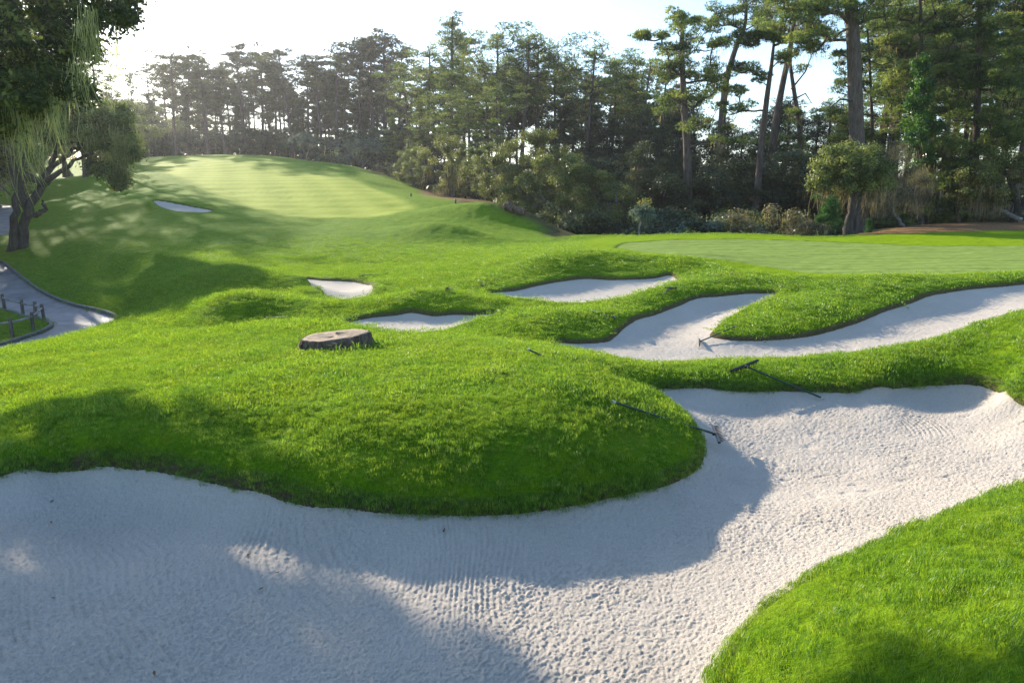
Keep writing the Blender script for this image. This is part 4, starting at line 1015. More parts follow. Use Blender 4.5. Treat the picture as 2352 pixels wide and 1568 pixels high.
for i in range(20):
    u = 2010 + (i % 10) * 42 + R_.uniform(-14, 14); d = 78 + (i // 10) * 18 + R_.uniform(-4, 4)
    put(MIDP[R_.randrange(5)], u, d, R_.uniform(-60, 120), 'pine_tree', 'pine filling the dense wood behind the right-hand near pines', 'pine tree', 'pines filling the right-hand wood', rz=R_.uniform(0, 6.28), wk=1.5)

# surveyed broad-leaved trees: trunk lines and leaf clumps given one by one
def special_oak(seed, trunks, d, clumps, label, group=None, leaf=.10, per=240, mat='oak', bark='dark_bark', lich=None, lichmat='lichen', name='oak_tree', cat_='oak tree', clump=.9, tip=.02, cn=None, flat=.75, maxr=.22, lw=.02, ll=1.0, ln=40):
    r = rs(seed)
    u0, v0, _ = trunks[0][0][:3]
    b0 = V(u0, v0, d=d)
    base = np.array([b0[0], b0[1], H1(b0[0], b0[1]) - .15])
    def W3(u, v, dd=0.0): return np.array(V(u, v, d=d + dd)) - base
    paths, nodes = [], []
    for ti, tr in enumerate(trunks):
        P = np.array([W3(*p[:3]) for p in tr]); Rr = np.array([p[3] for p in tr])
        if ti == 0 or tr[0][1] >= v0 - 12: P[0, 2] = H1(*(P[0, :2] + base[:2])) - .15 - base[2]
        t = np.linspace(0, 1, 4 * (len(P) - 1) + 1); s = np.linspace(0, 1, len(P))
        Q_ = np.stack([np.interp(t, s, P[:, k]) for k in range(3)], 1); Q_[1:-1] = Q_[1:-1] * .5 + .25 * (Q_[:-2] + Q_[2:])
        Q_[1:-1] += r.normal(size=Q_[1:-1].shape) * .05
        paths.append((Q_, np.interp(t, s, Rr)))
        nodes += list(Q_[len(Q_) // 3:])
    C, R = [], []
    for c in clumps:
        u, v, su, sv, n = c[:5]; dd = c[5] if len(c) > 5 else 0.0; sdp = c[6] if len(c) > 6 else min(su / 1568 * d, 3.0)
        for k in range(n):
            a = r.uniform(0, 6.28); q = r.uniform(0, 1) ** .5
            C.append(W3(u + math.cos(a) * q * su, v + math.sin(a) * q * sv, dd + r.uniform(-1, 1) * sdp)); R.append(r.uniform(.65, 1.2) * clump)
    C = np.array(C); R = np.array(R)
    paths += grow(nodes, None, C, r, tip=tip, maxr=maxr, wig=.14, down=.3)
    tv, tf = tubes(paths, 8)
    e = empty(name, tuple(base)); tag(e, label, cat_, group)
    mesh_np('trunk', tv, tf, M[bark], parent=e)
    if per:
        lv = leaves(r, C, R, per, leaf, flat=flat, shell=.25)
        cm = crown_mesh(lv, M[mat], r, C, cn or 0, .8, .02, 30, M[lichmat]); COL.objects.link(cm); cm.parent = e
    for c in (lich or []):
        u, v, n, L, sp = c[:5]; dd = c[5] if len(c) > 5 else 0
        lv = strands(r, np.array([W3(u, v, dd)]), n, L, c[6] if len(c) > 6 else lw, sp, 9, .07)
        mesh_np('hanging_lichen', lv[0], lv[1], M[lichmat], parent=e, smooth=False, attrs={'tint': lv[2]})
    return e
# flat-topped oak in front of the thick pine trunk
special_oak(21, [[(1948, 541, 0, .42), (1952, 500, 0, .30), (1962, 460, 0, .26), (1968, 430, 0, .2)], [(1962, 541, .2, .34), (1964, 500, .2, .24), (1976, 450, .3, .18), (1990, 425, 0, .14)]], 49,
  [(1950, 350, 70, 22, 30), (1900, 395, 42, 26, 22), (1990, 390, 56, 28, 26), (1945, 425, 60, 14, 16), (1880, 420, 26, 14, 7), (2030, 410, 22, 18, 6)],
  'flat-topped oak with double trunk standing at the edge of the green', leaf=.085, clump=.75, per=260,
  lich=[(1900, 432, 50, 1.7, .5), (1930, 436, 50, 1.8, .45), (1885, 430, 40, 1.2, .4), (1990, 436, 40, 1.4, .4), (2005, 440, 40, 1.5, .5), (2025, 440, 36, 1.2, .4)], lichmat='tan_lichen')
special_oak(22, [[(2075, 528, 0, .18), (2060, 500, 0, .13), (2040, 470, 0, .1), (2062, 430, 0, .08), (2058, 370, 0, .05)], [(2042, 475, 0, .1), (2100, 440, 0, .06), (2120, 420, 0, .04)]], 53,
  [(2060, 350, 30, 26, 16), (2085, 400, 36, 20, 14), (2120, 430, 30, 24, 12), (2065, 450, 40, 22, 12), (2020, 470, 26, 16, 7)],
  'half-dead tree matted with tan lichen right of the flat-topped oak', leaf=.055, per=130, mat='scrub', cn=20, clump=.6, lichmat='tan_lichen', bark='grey_bark', name='lichen_covered_tree', cat_='dead tree',
  lich=[(2050, 335, 90, 1.5, .6), (2075, 345, 90, 1.6, .6), (2060, 385, 90, 1.6, .6), (2105, 385, 90, 1.5, .5), (2130, 420, 80, 1.4, .5), (2045, 440, 90, 1.7, .6), (2080, 440, 80, 1.5, .5), (2110, 465, 70, 1.2, .5), (2020, 460, 70, 1.5, .5)])
special_oak(23, [[(2324, 510, 0, .34), (2338, 480, 0, .26), (2330, 440, 0, .2), (2310, 400, 0, .13)], [(2338, 482, 0, .2), (2372, 440, 0, .16), (2385, 390, 0, .12)]], 55,
  [(2260, 400, 60, 30, 26), (2310, 370, 50, 34, 22), (2225, 440, 40, 20, 14), (2290, 450, 44, 16, 12), (2370, 400, 50, 40, 20)],
  'oak with dark forked trunk and pale lichen beside the bleached fallen log', leaf=.09, clump=.8, per=220, mat='oak_gold', cn=26, lich=[(2222, 455, 60, 1.4, .5), (2250, 462, 60, 1.5, .5), (2280, 460, 60, 1.4, .5)], lichmat='tan_lichen')
# ivy column
def ivy():
    r = rs(31); d = 56.5
    b = V(2112, 525, d=d); base = np.array([b[0], b[1], H1(b[0], b[1]) - .1])
    rows = [(165, 10, 6), (200, 26, 10), (235, 30, 12), (270, 30, 12), (300, 42, 14), (325, 44, 14), (350, 40, 10), (372, 30, 6), (140, 12, 3)]
    C = []
    for v, su, n in rows:
        for k in range(n): C.append(np.array(V(2112 + (6 if v > 290 else 0) + r.uniform(-1, 1) * su, v + r.uniform(-16, 16), d=d + r.uniform(-1, 1) * su / 1568 * d)) - base)
    C = np.array(C); top = np.array(V(2108, 120, d=d)) - base
    tp = np.array([(0, 0, 0), top * .5, top]); 
    e = empty('ivy_covered_tree', tuple(base)); tag(e, 'bright green ivy climbing a trunk in a narrow column among the right-hand pines', 'ivy')
    tv, tf = tubes([(tp, np.array([.28, .2, .1]))] + grow([tp[1] * .9, tp[1], tp[1] * 1.3, tp[1] * 1.6, top], None, C, r, tip=.012, maxr=.06), 8)
    mesh_np('trunk', tv, tf, M['pine_bark'], parent=e)
    lv = leaves(r, C, r.uniform(.35, .7, len(C)), 190, .1, flat=1.0, shell=.35)
    mesh_np('ivy_leaves', lv[0], lv[1], M['ivy'], parent=e, smooth=False, attrs={'tint': lv[2]})
ivy()
# named shrubs along the back of the green
put(BUSH[2], 1782, 47.5, 456, 'shrub', 'large straw-coloured shrub behind the green, left of the flat-topped oak', 'shrub', rz=.5, wk=1.35, sink=.3)
put(BUSH[5], 1738, 49, 480, 'shrub', 'smaller pale shrub against the left side of the large straw-coloured shrub', 'shrub', rz=1.5, wk=1.2, sink=.3)
put(BUSH[2], 1855, 47.5, 488, 'shrub', 'lichen-grey shrub between the straw-coloured shrub and the young pine', 'shrub', rz=2.5, wk=1.1, sink=.3)
put(BUSH[3], 1640, 51, 462, 'shrub', 'blue-green hazy bush in the hollow, widest of the two', 'shrub', rz=.5, wk=1.5, sink=.3)
put(BUSH[3], 1580, 53, 470, 'shrub', 'blue-green bush left of the wider hazy one in the hollow', 'shrub', rz=4.5, wk=1.3, sink=.3)
for u, vt, lab in ((1912, 455, 'bright green young pine at the left foot of the flat-topped oak'), (1890, 500, 'tiny young pine beside the thin brown post'), (2008, 510, 'tiny green seedling pine right of the double oak trunk')):
    put(make_pine(500 + u, 4.5, .05, 1.5, 'cone', .1, fine=True, trunk_r=.05, mat=M['young_pine'], stubs=0, dens=.8), u, 47.3, vt, 'young_pine', lab, 'young pine', wk=1.0, sink=.05)
for i in range(26):
    u = 2020 + i * 15 + R_.uniform(-8, 8)
    put(BUSH[R_.choice((2, 5, 1, 4, 0))], u, R_.uniform(57, 64), R_.uniform(470, 500), 'understory_shrub', 'tangled shrub at the foot of the right-hand wood behind the pine straw', 'shrub', 'shrubs behind the pine straw', rz=R_.uniform(0, 6.28), wk=R_.uniform(1.1, 1.5))
special_oak(24, [[(1466, 545, 0, .09), (1468, 520, 0, .07), (1476, 500, 0, .05)]], 49, [(1478, 490, 26, 18, 26)], 'small blue-green weeping tree with white stem in front of the dark wood', leaf=.06, per=150, mat='sage', bark='grey_bark', clump=.38, name='small_tree', cat_='tree', tip=.008,
  lichmat='sage', lich=[(1462, 492, 40, .7, .25), (1480, 495, 40, .8, .3), (1496, 492, 40, .7, .25)])

# the oaks on the left beside the cart path
special_oak(41, [[(50, 572, 0, .38), (54, 520, 0, .27), (68, 470, 0, .25), (92, 430, .5, .22), (118, 385, 1, .18), (132, 340, 1, .13), (138, 300, 1, .1)],
   [(24, 572, -.5, .28), (34, 500, -.5, .2), (38, 440, -.5, .18), (30, 380, -.5, .18), (24, 320, 0, .12)],
   [(62, 480, 0, .24), (44, 440, .6, .22), (50, 380, 1.5, .18), (62, 310, 1.5, .12)],
   [(96, 425, .5, .2), (128, 400, -.5, .15), (170, 372, -1, .1), (215, 352, -1, .06)],
   [(118, 385, 1, .15), (160, 350, 1, .12), (205, 335, 1, .07)],
   [(60, 500, 0, .16), (88, 492, .4, .15), (104, 478, .5, .13), (98, 462, .5, .09)]], 42,
  [(248, 285, 58, 48, 46), (285, 340, 34, 44, 26), (215, 320, 40, 40, 14), (270, 400, 22, 30, 14), (180, 260, 50, 28, 20), (100, 268, 60, 34, 24), (20, 270, 60, 44, 24), (140, 310, 50, 22, 9), (-60, 300, 70, 70, 46), (0, 350, 30, 36, 9), (230, 385, 30, 12, 4), (110, 230, 80, 20, 16)],
  'old many-trunked oak beside the cart path, its crown reaching right', leaf=.085, per=230, clump=.8, cn=16, lichmat='lichen', mat='oak', bark='dark_bark')
# the oak overhanging the top left corner, rooted outside the picture
special_oak(42, [[(-420, 700, 0, .55), (-400, 450, 0, .42), (-330, 200, 0, .34), (-220, 60, 0, .24), (-80, -10, 0, .15)], [(-400, 450, 0, .3), (-250, 260, 1.5, .2), (-90, 180, 1.5, .14), (60, 150, 1, .08)], [(-330, 200, 0, .24), (-200, -40, -1, .18), (40, -90, -1, .12), (220, -60, -1, .06)]], 15.6,
  [(40, 30, 100, 50, 32, 0, 3), (150, 20, 90, 60, 30, 0, 3), (240, 20, 60, 50, 22, 0, 2.5), (70, 120, 110, 50, 34, 0, 3.5), (165, 100, 65, 44, 22, 0, 2.5), (60, 200, 90, 34, 62, 0, 4), (120, 180, 60, 36, 34, 0, 3), (178, 190, 26, 30, 8, 0, 1.5), (285, 10, 34, 40, 12), (-60, 80, 120, 120, 90, 0, 3.5), (-90, 230, 100, 70, 84, 0, 3.5), (100, -120, 260, 90, 90, 0, 3), (-220, -80, 160, 140, 60, 0, 3), (194, 215, 14, 20, 4), (30, 245, 80, 24, 40, 0, 3.5), (-30, 255, 60, 24, 52, 0, 4), (-10, 280, 60, 20, 16, 0, 3)],
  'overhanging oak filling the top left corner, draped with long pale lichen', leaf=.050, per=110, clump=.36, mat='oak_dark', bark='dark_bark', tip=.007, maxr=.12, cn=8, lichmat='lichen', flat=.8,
  lich=[(203, 20, 38, 1.3, .07, -3, .0065), (186, 50, 33, 1.4, .07, -3, .0065), (56, 225, 44, 1.4, .12, -3, .0065), (38, 255, 38, 1.5, .08, -3, .0065), (112, 195, 44, 1.2, .12, -3, .0065), (132, 225, 27, 1.3, .06, -3, .006), (90, 180, 33, 1.0, .2, -3, .006), (12, 190, 33, 1.2, .2, -2, .006), (165, 140, 27, .8, .15, -2, .006)])
# taller trees standing behind them, which throw the long shadows over the fairway
TALLO = [make_pine(260 + i, 20, .22, 5.2, 'round', .8, fine=True, trunk_r=.34, lichen=10, dens=.9) for i in range(2)]
nm = ['nearest the fairway', 'second from the fairway', 'third from the fairway', 'fourth from the fairway', 'fifth from the fairway']
for i, (u, d, vt) in enumerate(((238, 93, 92), (196, 88, 62), (150, 97, 42), (95, 90, 50), (30, 84, 66))):
    put(TALLO[i % 2], u, d, vt, 'pine_tree', 'tall broad pine seen behind the overhanging oak, ' + nm[i], 'pine tree', 'tall pines behind the overhanging oak', rz=u, wk=.85)
for i, (x, y, ht) in enumerate(((-53, 76, 18), (-60, 82, 21), (-66, 74, 19), (-48, 62, 13.5), (-57, 64, 16), (-74, 88, 23), (-41, 54, 10.5), (-50, 52, 12))):
    place(TALLO[i % 2], x, y, ht, 'pine_tree', 'shade pine in the wood beyond the left edge', 'pine tree', 'pines beyond the left edge', rz=i, wid=ht / 20 * .75)
for u, d, vt in ((300, 150, 225), (262, 120, 250), (215, 105, 262), (160, 100, 262), (100, 95, 270), (30, 92, 265), (-60, 90, 265)):
    put(OAK[(u // 7) % 5], u, d, vt, 'background_oak', 'hazy oak in the row behind the old many-trunked oak', 'oak tree', 'oaks behind the old many-trunked oak', rz=u, wk=1.4)

for x, y, ht, k in ((-33.5, 40, 8.5, 0), (-38, 47, 9.5, 2), (-44, 43, 9, 3), (-47, 55, 10, 2), (-31, 33, 7, 4), (-38, 36, 8, 0), (-28, 27, 6.5, 2)):
    place(OAK[k], x, y, ht, 'oak_tree', 'shade oak beyond the left edge, beside the cart path', 'oak tree', 'oaks beyond the left edge', rz=x * 3, wid=ht / 8 * 1.15)

for i in range(26):
    put(OAK[3] if i % 2 else BUSH[1], 1990 + i * 19 + R_.uniform(-6, 6), R_.uniform(84, 108), R_.uniform(395, 445), 'understory_shrub', 'dark thicket deep in the right-hand wood', 'shrub', 'thickets deep in the right-hand wood', rz=R_.uniform(0, 6.28), wk=1.7, sink=.3)

for x, y, ht in ((-50, 64, 8), (-54, 69, 9), (-58, 73, 10), (-46.5, 63, 6), (-61, 66, 9), (-52, 60, 7)):
    place(OAK[2], x, y, ht, 'oak_tree', 'oak in the shady thicket beyond the far bend of the cart path', 'oak tree', 'oaks beyond the far bend of the path', rz=x, wid=ht / 8 * 1.3)

# ------------------------------------------------------------------ grass blades
def tuft(name, seed, n, rad, hgt, w, bend=0.5, dry=.965):
    r = rs(seed)
    a = r.uniform(0, 6.28, n); q = rad * r.uniform(0, 1, n) ** .5
    bx, by = np.cos(a) * q, np.sin(a) * q
    h = hgt * r.uniform(.45, 1.15, n); la = r.uniform(0, 6.28, n); lean = h * r.uniform(.1, 1.0, n) * bend
    fa = r.uniform(0, 3.14, n); sx, sy = np.cos(fa) * w, np.sin(fa) * w
    lx, ly = np.cos(la) * lean, np.sin(la) * lean
    rows = []
    for t, ww in ((0, 1.0), (.5, .85), (.82, .5)):
        cx, cy2, cz = bx + lx * t * t, by + ly * t * t, h * t - .012 * (t == 0)
        rows.append(np.stack([cx - sx * ww, cy2 - sy * ww, cz * np.ones(n)], -1)); rows.append(np.stack([cx + sx * ww, cy2 + sy * ww, cz * np.ones(n)], -1))
    rows.append(np.stack([bx + lx, by + ly, h * .97], -1))
    V_ = np.stack(rows, 1).reshape(-1, 3); b = np.arange(n)[:, None] * 7
    f = np.concatenate([b + np.array([0, 1, 3, 2]), b + np.array([2, 3, 5, 4]), b + np.array([4, 5, 6, 6])], 1).reshape(-1, 4)
    # the last face of each blade is a triangle
    q4 = f.reshape(-1, 3, 4); tri = np.vstack([q4[:, 0][:, [0, 1, 2]], q4[:, 0][:, [0, 2, 3]], q4[:, 1][:, [0, 1, 2]], q4[:, 1][:, [0, 2, 3]], q4[:, 2][:, :3]])
    tint = np.repeat(np.clip(r.normal(.5, .2, n) + (r.uniform(0, 1, n) > dry) * .45, 0, 1), 7)
    return mesh_np(name, V_, tri, M['blade'], smooth=False, attrs={'tint': tint}, link=False)
def instancer(name, pts, rot, scl, sources, label):
    me = bpy.data.meshes.new(name); me.vertices.add(len(pts)); me.vertices.foreach_set('co', pts.astype(np.float32).ravel())
    a = me.attributes.new('rot', 'FLOAT_VECTOR', 'POINT'); a.data.foreach_set('vector', rot.astype(np.float32).ravel())
    a = me.attributes.new('scl', 'FLOAT', 'POINT'); a.data.foreach_set('value', scl.astype(np.float32).ravel())
    ob = bpy.data.objects.new(name, me); COL.objects.link(ob)
    c = bpy.data.collections.new(name + '_source')
    for s in sources: c.objects.link(s)
    ng = bpy.data.node_groups.new(name, 'GeometryNodeTree')
    ng.interface.new_socket('Geometry', in_out='INPUT', socket_type='NodeSocketGeometry')
    ng.interface.new_socket('Geometry', in_out='OUTPUT', socket_type='NodeSocketGeometry')
    N = ng.nodes; i = N.new('NodeGroupInput'); o = N.new('NodeGroupOutput'); m2p = N.new('GeometryNodeMeshToPoints')
    iop = N.new('GeometryNodeInstanceOnPoints'); ci = N.new('GeometryNodeCollectionInfo')
    ci.inputs['Collection'].default_value = c; ci.inputs['Separate Children'].default_value = True; ci.inputs['Reset Children'].default_value = True
    iop.inputs['Pick Instance'].default_value = True
    ri = N.new('FunctionNodeRandomValue'); ri.data_type = 'INT'
    ri.inputs[4].default_value = 0; ri.inputs[5].default_value = len(sources) - 1
    ar = N.new('GeometryNodeInputNamedAttribute'); ar.data_type = 'FLOAT_VECTOR'; ar.inputs[0].default_value = 'rot'
    asx = N.new('GeometryNodeInputNamedAttribute'); asx.data_type = 'FLOAT'; asx.inputs[0].default_value = 'scl'
    L = ng.links
    L.new(i.outputs[0], m2p.inputs[0]); L.new(m2p.outputs[0], iop.inputs['Points']); L.new(ci.outputs[0], iop.inputs['Instance'])
    L.new(ri.outputs[2], iop.inputs['Instance Index']); L.new(ar.outputs[0], iop.inputs['Rotation']); L.new(asx.outputs[0], iop.inputs['Scale'])
    L.new(iop.outputs[0], o.inputs[0])
    md = ob.modifiers.new('scatter', 'NODES'); md.node_group = ng
    return tag(ob, label, 'grass', kind='stuff')
TUFT_N = [tuft('tuft', 900 + i, 50, .075, .028, .0014, .9) for i in range(5)]
TUFT_M = [tuft('tuft', 920 + i, 44, .13, .025, .0024, .9) for i in range(4)]
TUFT_F = [tuft('tuft', 940 + i, 74, .26, .019, .0046, .9, .995) for i in range(4)]
STUMP = (V(770, 800, d=12.0)[0], 12.05)
def scatter(name, d0, d1, dens, sources, label, seed, sc=(0.75, 1.2), rx=0.86, smin=0.0, smax=9.0):
    r = rs(seed)
    n = int(dens * rx * (d1 * d1 - d0 * d0))
    y = np.sqrt(r.uniform(d0 * d0, d1 * d1, n)); x = r.uniform(-rx, rx, n) * y
    s = rim_s(x, y, 0.5) if smax > .4 else rim_s(x, y, 0.2, 'AE'); sp = sd_near(x, y, PATHP, 0.5); gr = sd_near(x, y, FRINGE, 1.0)
    ok = (s > smin) & (s < smax) & (sp > 0.03) & (gr > -0.3)
    ok &= ((x - STUMP[0]) / .60) ** 2 + ((y - STUMP[1]) / .44) ** 2 > 1
    # thin the far limit out gradually, and a few thin patches everywhere
    ok &= r.uniform(0, 1, n) < np.clip((d1 - y) / (0.4 * d1), 0.0, 1) ** 1.3 + (d1 < 20)
    x, y, s = x[ok], y[ok], s[ok]
    z = turf_height(x, y, s, np.full(len(x), 9.0)) - 0.006
    p = fbm(x * 1.6, y * 1.6, 77, 3)
    k = sc[0] + (sc[1] - sc[0]) * np.clip(p * 1.6 - .3, 0, 1) * r.uniform(.7, 1.3, len(x))
    k *= (0.72 + 0.56 * vnoise(x * 8, y * 8, 61)) * (0.8 + 0.4 * vnoise(x * 2.7, y * 2.7, 62))
    rot = np.stack([r.normal(0, .13, len(x)) + (vnoise(x * 5, y * 5, 63) - .5) * .9, r.normal(0, .13, len(x)) + (vnoise(x * 5, y * 5, 64) - .5) * .9, r.uniform(0, 6.28, len(x))], -1)
    return instancer(name, np.stack([x, y, z], -1), rot, k, sources, label)
scatter('grass', 1.6, 8.0, 330, TUFT_N, 'short green turf blades around the foreground bunker', 1, smin=.02)
scatter('grass', 2.2, 11.0, 1000, TUFT_N, 'fringe of blades hanging over the bunker rims', 7, sc=(.8, 1.3), smin=-.035, smax=.07)
scatter('grass', 7.9, 14.0, 230, TUFT_M, 'turf blades on the lit mound and the bank between the bunkers', 2, smin=.06)
scatter('grass', 13.9, 42.0, 75, TUFT_F, 'turf blades on the far bunker ridges and banks', 3, smin=.14)

# ------------------------------------------------------------------ rakes
def rake(B, A, bar, tine, label, half=0.30, full=True, name='bunker_rake', cap=True):
    """B: middle of the head, A: butt of the handle, bar: direction of the head, tine: where the tines point"""
    B = Vector(B); A = Vector(A)
    e = empty(name, B); tag(e, label, 'rake', 'rakes lying around the bunkers')
    h = A - B
    v, f = tubes([(np.array([(0, 0, 0), tuple(h * .5 + Vector((0, 0, -.004))), tuple(h)]), np.array([.0145, .0145, .0145]))], 10)
    if not full: pass
    ob = mesh_np('handle', v, f, M['rake_handle'], parent=e)
    if cap:
        hn = h.normalized(); p0 = h - hn * .03; p1 = h + hn * .012
        v, f = tubes([(np.array([tuple(p0), tuple(p0 + hn * .04), tuple(p1)]), np.array([.0175, .0175, .014]))], 10)
        mm = mesh_np('end_cap', v, f, M['pale_cap'], parent=e)
        nv = len(mm.data.vertices)
    if full:
        b = Vector(bar).normalized(); t = Vector(tine).normalized(); t = (t - b * t.dot(b)).normalized(); n = b.cross(t)
        vs_, fs = [], []
        def box(c, ex, ey, ez):
            o = len(vs_)
            for sx in (-1, 1):
                for sy in (-1, 1):
                    for sz in (-1, 1): vs_.append(c + b * ex * sx + t * ey * sy + n * ez * sz)
            for q in ((0, 1, 3, 2), (4, 6, 7, 5), (0, 4, 5, 1), (2, 3, 7, 6), (0, 2, 6, 4), (1, 5, 7, 3)): fs.append(tuple(o + i for i in q))
        box(Vector((0, 0, 0)), half, .016, .012)
        box(-t * .014, half * .96, .004, .016)
        hb = h.normalized()
        box(hb * .04, .035, .018, .016)
        mesh_pd('rake_head', vs_, fs, M['rake_head'], parent=e)
        vs_, fs = [], []
        k = 12
        for i in range(k):
            u = (-1 + 2 * (i + .5) / k) * half * .98; c = b * u + t * .01; o = len(vs_)
            for wv in (.008, .006):
                for sx, sz in ((-1, -1), (1, -1), (1, 1), (-1, 1)): vs_.append(c + b * wv * sx + n * wv * .8 * sz)
                c = c + t * .042
            vs_.append(c + t * .0 + n * .006)
            for j in range(4):
                fs.append((o + j, o + (j + 1) % 4, o + 4 + (j + 1) % 4, o + 4 + j)); fs.append((o + 4 + j, o + 4 + (j + 1) % 4, o + 8))
        mesh_pd('tine_row', vs_, fs, M['rake_head'], parent=e)
    return e
def on(u, v, dz=0.03, d0=3.0):
    x, y, z = hit(u, v, d0); return (x, y, z + dz)
def tvert(u, v, dz=0.05, d0=3.0):
    """point resting on the turf, found through pixel (u, v)"""
    x, y, z = hit(u, v, d0); z = float(turf_height(np.array([x]), np.array([y]))[0]); return (x, y, z + dz)
a1 = Vector(tvert(1408, 949, .15)); b1 = Vector(on(1643, 1020, .14)); 
d1 = (b1 - a1); print('rake length', d1.length)
p_, q_ = Vector(on(1638, 993, .0)), Vector(on(1659, 1047, .0))
rake(b1, a1, q_ - p_, (1.0, .25, .35), 'dark green rake lying over the mound lip, head tines up on the sand', half=.30)
a2 = Vector(on(1890, 921, .03)); b2 = Vector(tvert(1708, 868, .085)); print('rake2', (a2 - b2).length)
p_, q_ = Vector(tvert(1692, 875, 0)), Vector(tvert(1724, 862, 0))
rake(b2, a2, q_ - p_, (-.3, .2, -1), 'dark green rake with its head on the bank and handle down on the sand', half=.32)
b3 = Vector(on(1606, 793, .06)); a3 = Vector(tvert(1688, 765, .09))
rake(b3, a3, (.25, 1, 0), (-.1, 0, -1), 'rake with its head on sand at the tip of the grass tongue', half=.28)
b4 = Vector(tvert(1540, 675, .10)); a4 = Vector(tvert(1526, 687, .08))
rake(b4, a4, (1, .05, 0), (0, .3, -1), 'small T-shaped rake on the ridge between two bunkers', half=.17)
a5 = Vector(tvert(1213, 822, .10)); b5 = Vector(tvert(1294, 834, -.04))
rake(b5, a5, (0, 1, 0), (0, 0, -1), 'short length of dark handle with pale butt in the lit grass', full=False)
def far_rake(hu, hv, eu, ev, label, half=.25, bar=(.2, 1, 0), tine=(0, 0, -1), mat=None, d0=10):
    e = rake(Vector(tvert(hu, hv, .09, d0)), Vector(tvert(eu, ev, .09, d0)), bar, tine, label, half)
    return e
far_rake(613, 738, 657, 741, 'rake in the shaded hollow left of the tree stump', .2, (-.6, 1, 0))
far_rake(1130, 725, 1158, 722, 'rake at the right tip of the shaded bunker behind the stump')
far_rake(1412, 747, 1388, 739, 'rake at the turf edge left of the long curving bunker')
far_rake(1112, 665, 1086, 667, 'rake on the grass at the left end of the overhung bunker')
far_rake(832, 641, 858, 637, 'most distant rake, above the small bunker beside the dark mound')
far_rake(1026, 670, 1042, 673, 'short rake on the crest of the long shaded ridge', .15)
r8 = rake(Vector(tvert(1357, 719, .05, 10)), Vector(tvert(1371, 727, .05, 10)), (0, 1, 0), (0, 0, -1), 'pale stick lying in the grass between two bunkers', full=False, name='pale_stick', cap=False)
r8['category'] = 'stick'; del r8['group']
for c in r8.children: c.data.materials[0] = M['pale_cap']; c.name = 'shaft'

# ------------------------------------------------------------------ tree stump
def stump():
    x, y = STUMP; z0 = float(H(np.array([x]), np.array([y]))[0])
    z0 += .09; e = empty('tree_stump', (x, y, z0)); tag(e, 'wide weathered tree stump cut low on the lit mound', 'stump')
    r = rs(61); n = 96; a = np.linspace(0, 2 * math.pi, n, endpoint=False)
    out = 1 + .03 * np.sin(a * 2 + 1) + .03 * np.sin(a * 3 + .4) + .02 * np.sin(a * 7 + 2)
    flute = .045 * np.sin(a * 17 + 2 * np.sin(a * 2)) + .018 * np.sin(a * 31 + 1) + r.normal(0, .006, n)
    ux, uy = np.cos(a), np.sin(a)
    top = .175 + .05 * ux + .01 * uy
    VV = []
    lev = [(-.32, 1.28, 1.4), (-.12, 1.20, 1.7), (0, 1.10, 1.5), (.3, 1.04, 1.3), (.6, 1.0, 1.0), (.93, .985, .8), (1.0, .955, .5)]
    for l, kk, fl in lev:
        rr = out * kk + flute * fl
        z = top * l if l > 0 else np.full(n, l * .6) + np.minimum(0, .05 * ux)
        z = z + (r.normal(0, .006, n) if 0 < l < 1 else 0)
        VV.append(np.stack([ux * rr * .60, uy * rr * .46, z], -1))
    v = np.vstack(VV); k = len(lev)
    idx = np.arange(k * n).reshape(k, n); f = np.stack([idx[:-1], np.roll(idx[:-1], -1, 1), np.roll(idx[1:], -1, 1), idx[1:]], -1).reshape(-1, 4)
    mesh_np('bark', v, f, M['stump_bark'], parent=e)
    VV = []; rings = [.952, .93, .8, .62, .45, .28, .12, .02]
    for q in rings:
        rr = (out + flute * .5) * q
        z = top + .004 + r.normal(0, .003, n) * (q < .93) - .01 * (1 - q) + .004 * np.sin(a * 5 + q * 9)
        if q > .94: z = top - .004
        VV.append(np.stack([ux * rr * .60, uy * rr * .46, z * 1.0], -1))
    v = np.vstack(VV); k = len(rings); idx = np.arange(k * n).reshape(k, n); f = np.stack([idx[:-1], np.roll(idx[:-1], -1, 1), np.roll(idx[1:], -1, 1), idx[1:]], -1).reshape(-1, 4)
    mesh_np('cut_face', v, f, M['stump_top'], parent=e)
    for (px, pz, sx) in ((.02, .10, .07), (.10, .13, .06), (.06, .05, .09), (.14, .07, .05)):
        aa = np.linspace(0, math.pi, 9); vv = [(px, -.455, pz)]; ff = []
        for t in aa: vv.append((px + math.cos(t) * sx, -.455 - math.sin(t) * .06, pz + .004))
        for t in aa: vv.append((px + math.cos(t) * sx * .8, -.455 - math.sin(t) * .04, pz - .028))
        for i in range(8): ff += [(0, 1 + i, 2 + i), (1 + i, 10 + i, 11 + i, 2 + i)]
        mesh_pd('bracket_fungus', vv, ff, M['fungus'], parent=e)
stump()
# longer grass against the right foot of the stump
_r = rs(71); _n = 110
_a = _r.uniform(-2.3, .2, _n); _x = STUMP[0] + np.cos(_a) * _r.uniform(.62, .80, _n); _y = STUMP[1] + np.sin(_a) * _r.uniform(.48, .66, _n)
_z = turf_height(_x, _y, np.full(_n, 1.0), np.full(_n, 9.0)) - .01
instancer('grass', np.stack([_x, _y, _z], -1), np.stack([_r.normal(0, .2, _n), _r.normal(0, .2, _n), _r.uniform(0, 6.28, _n)], -1), _r.uniform(1.2, 2.6, _n) * np.where(_x > STUMP[0] + .1, 1.3, .8), TUFT_M, 'unmown longer grass at the foot of the tree stump')

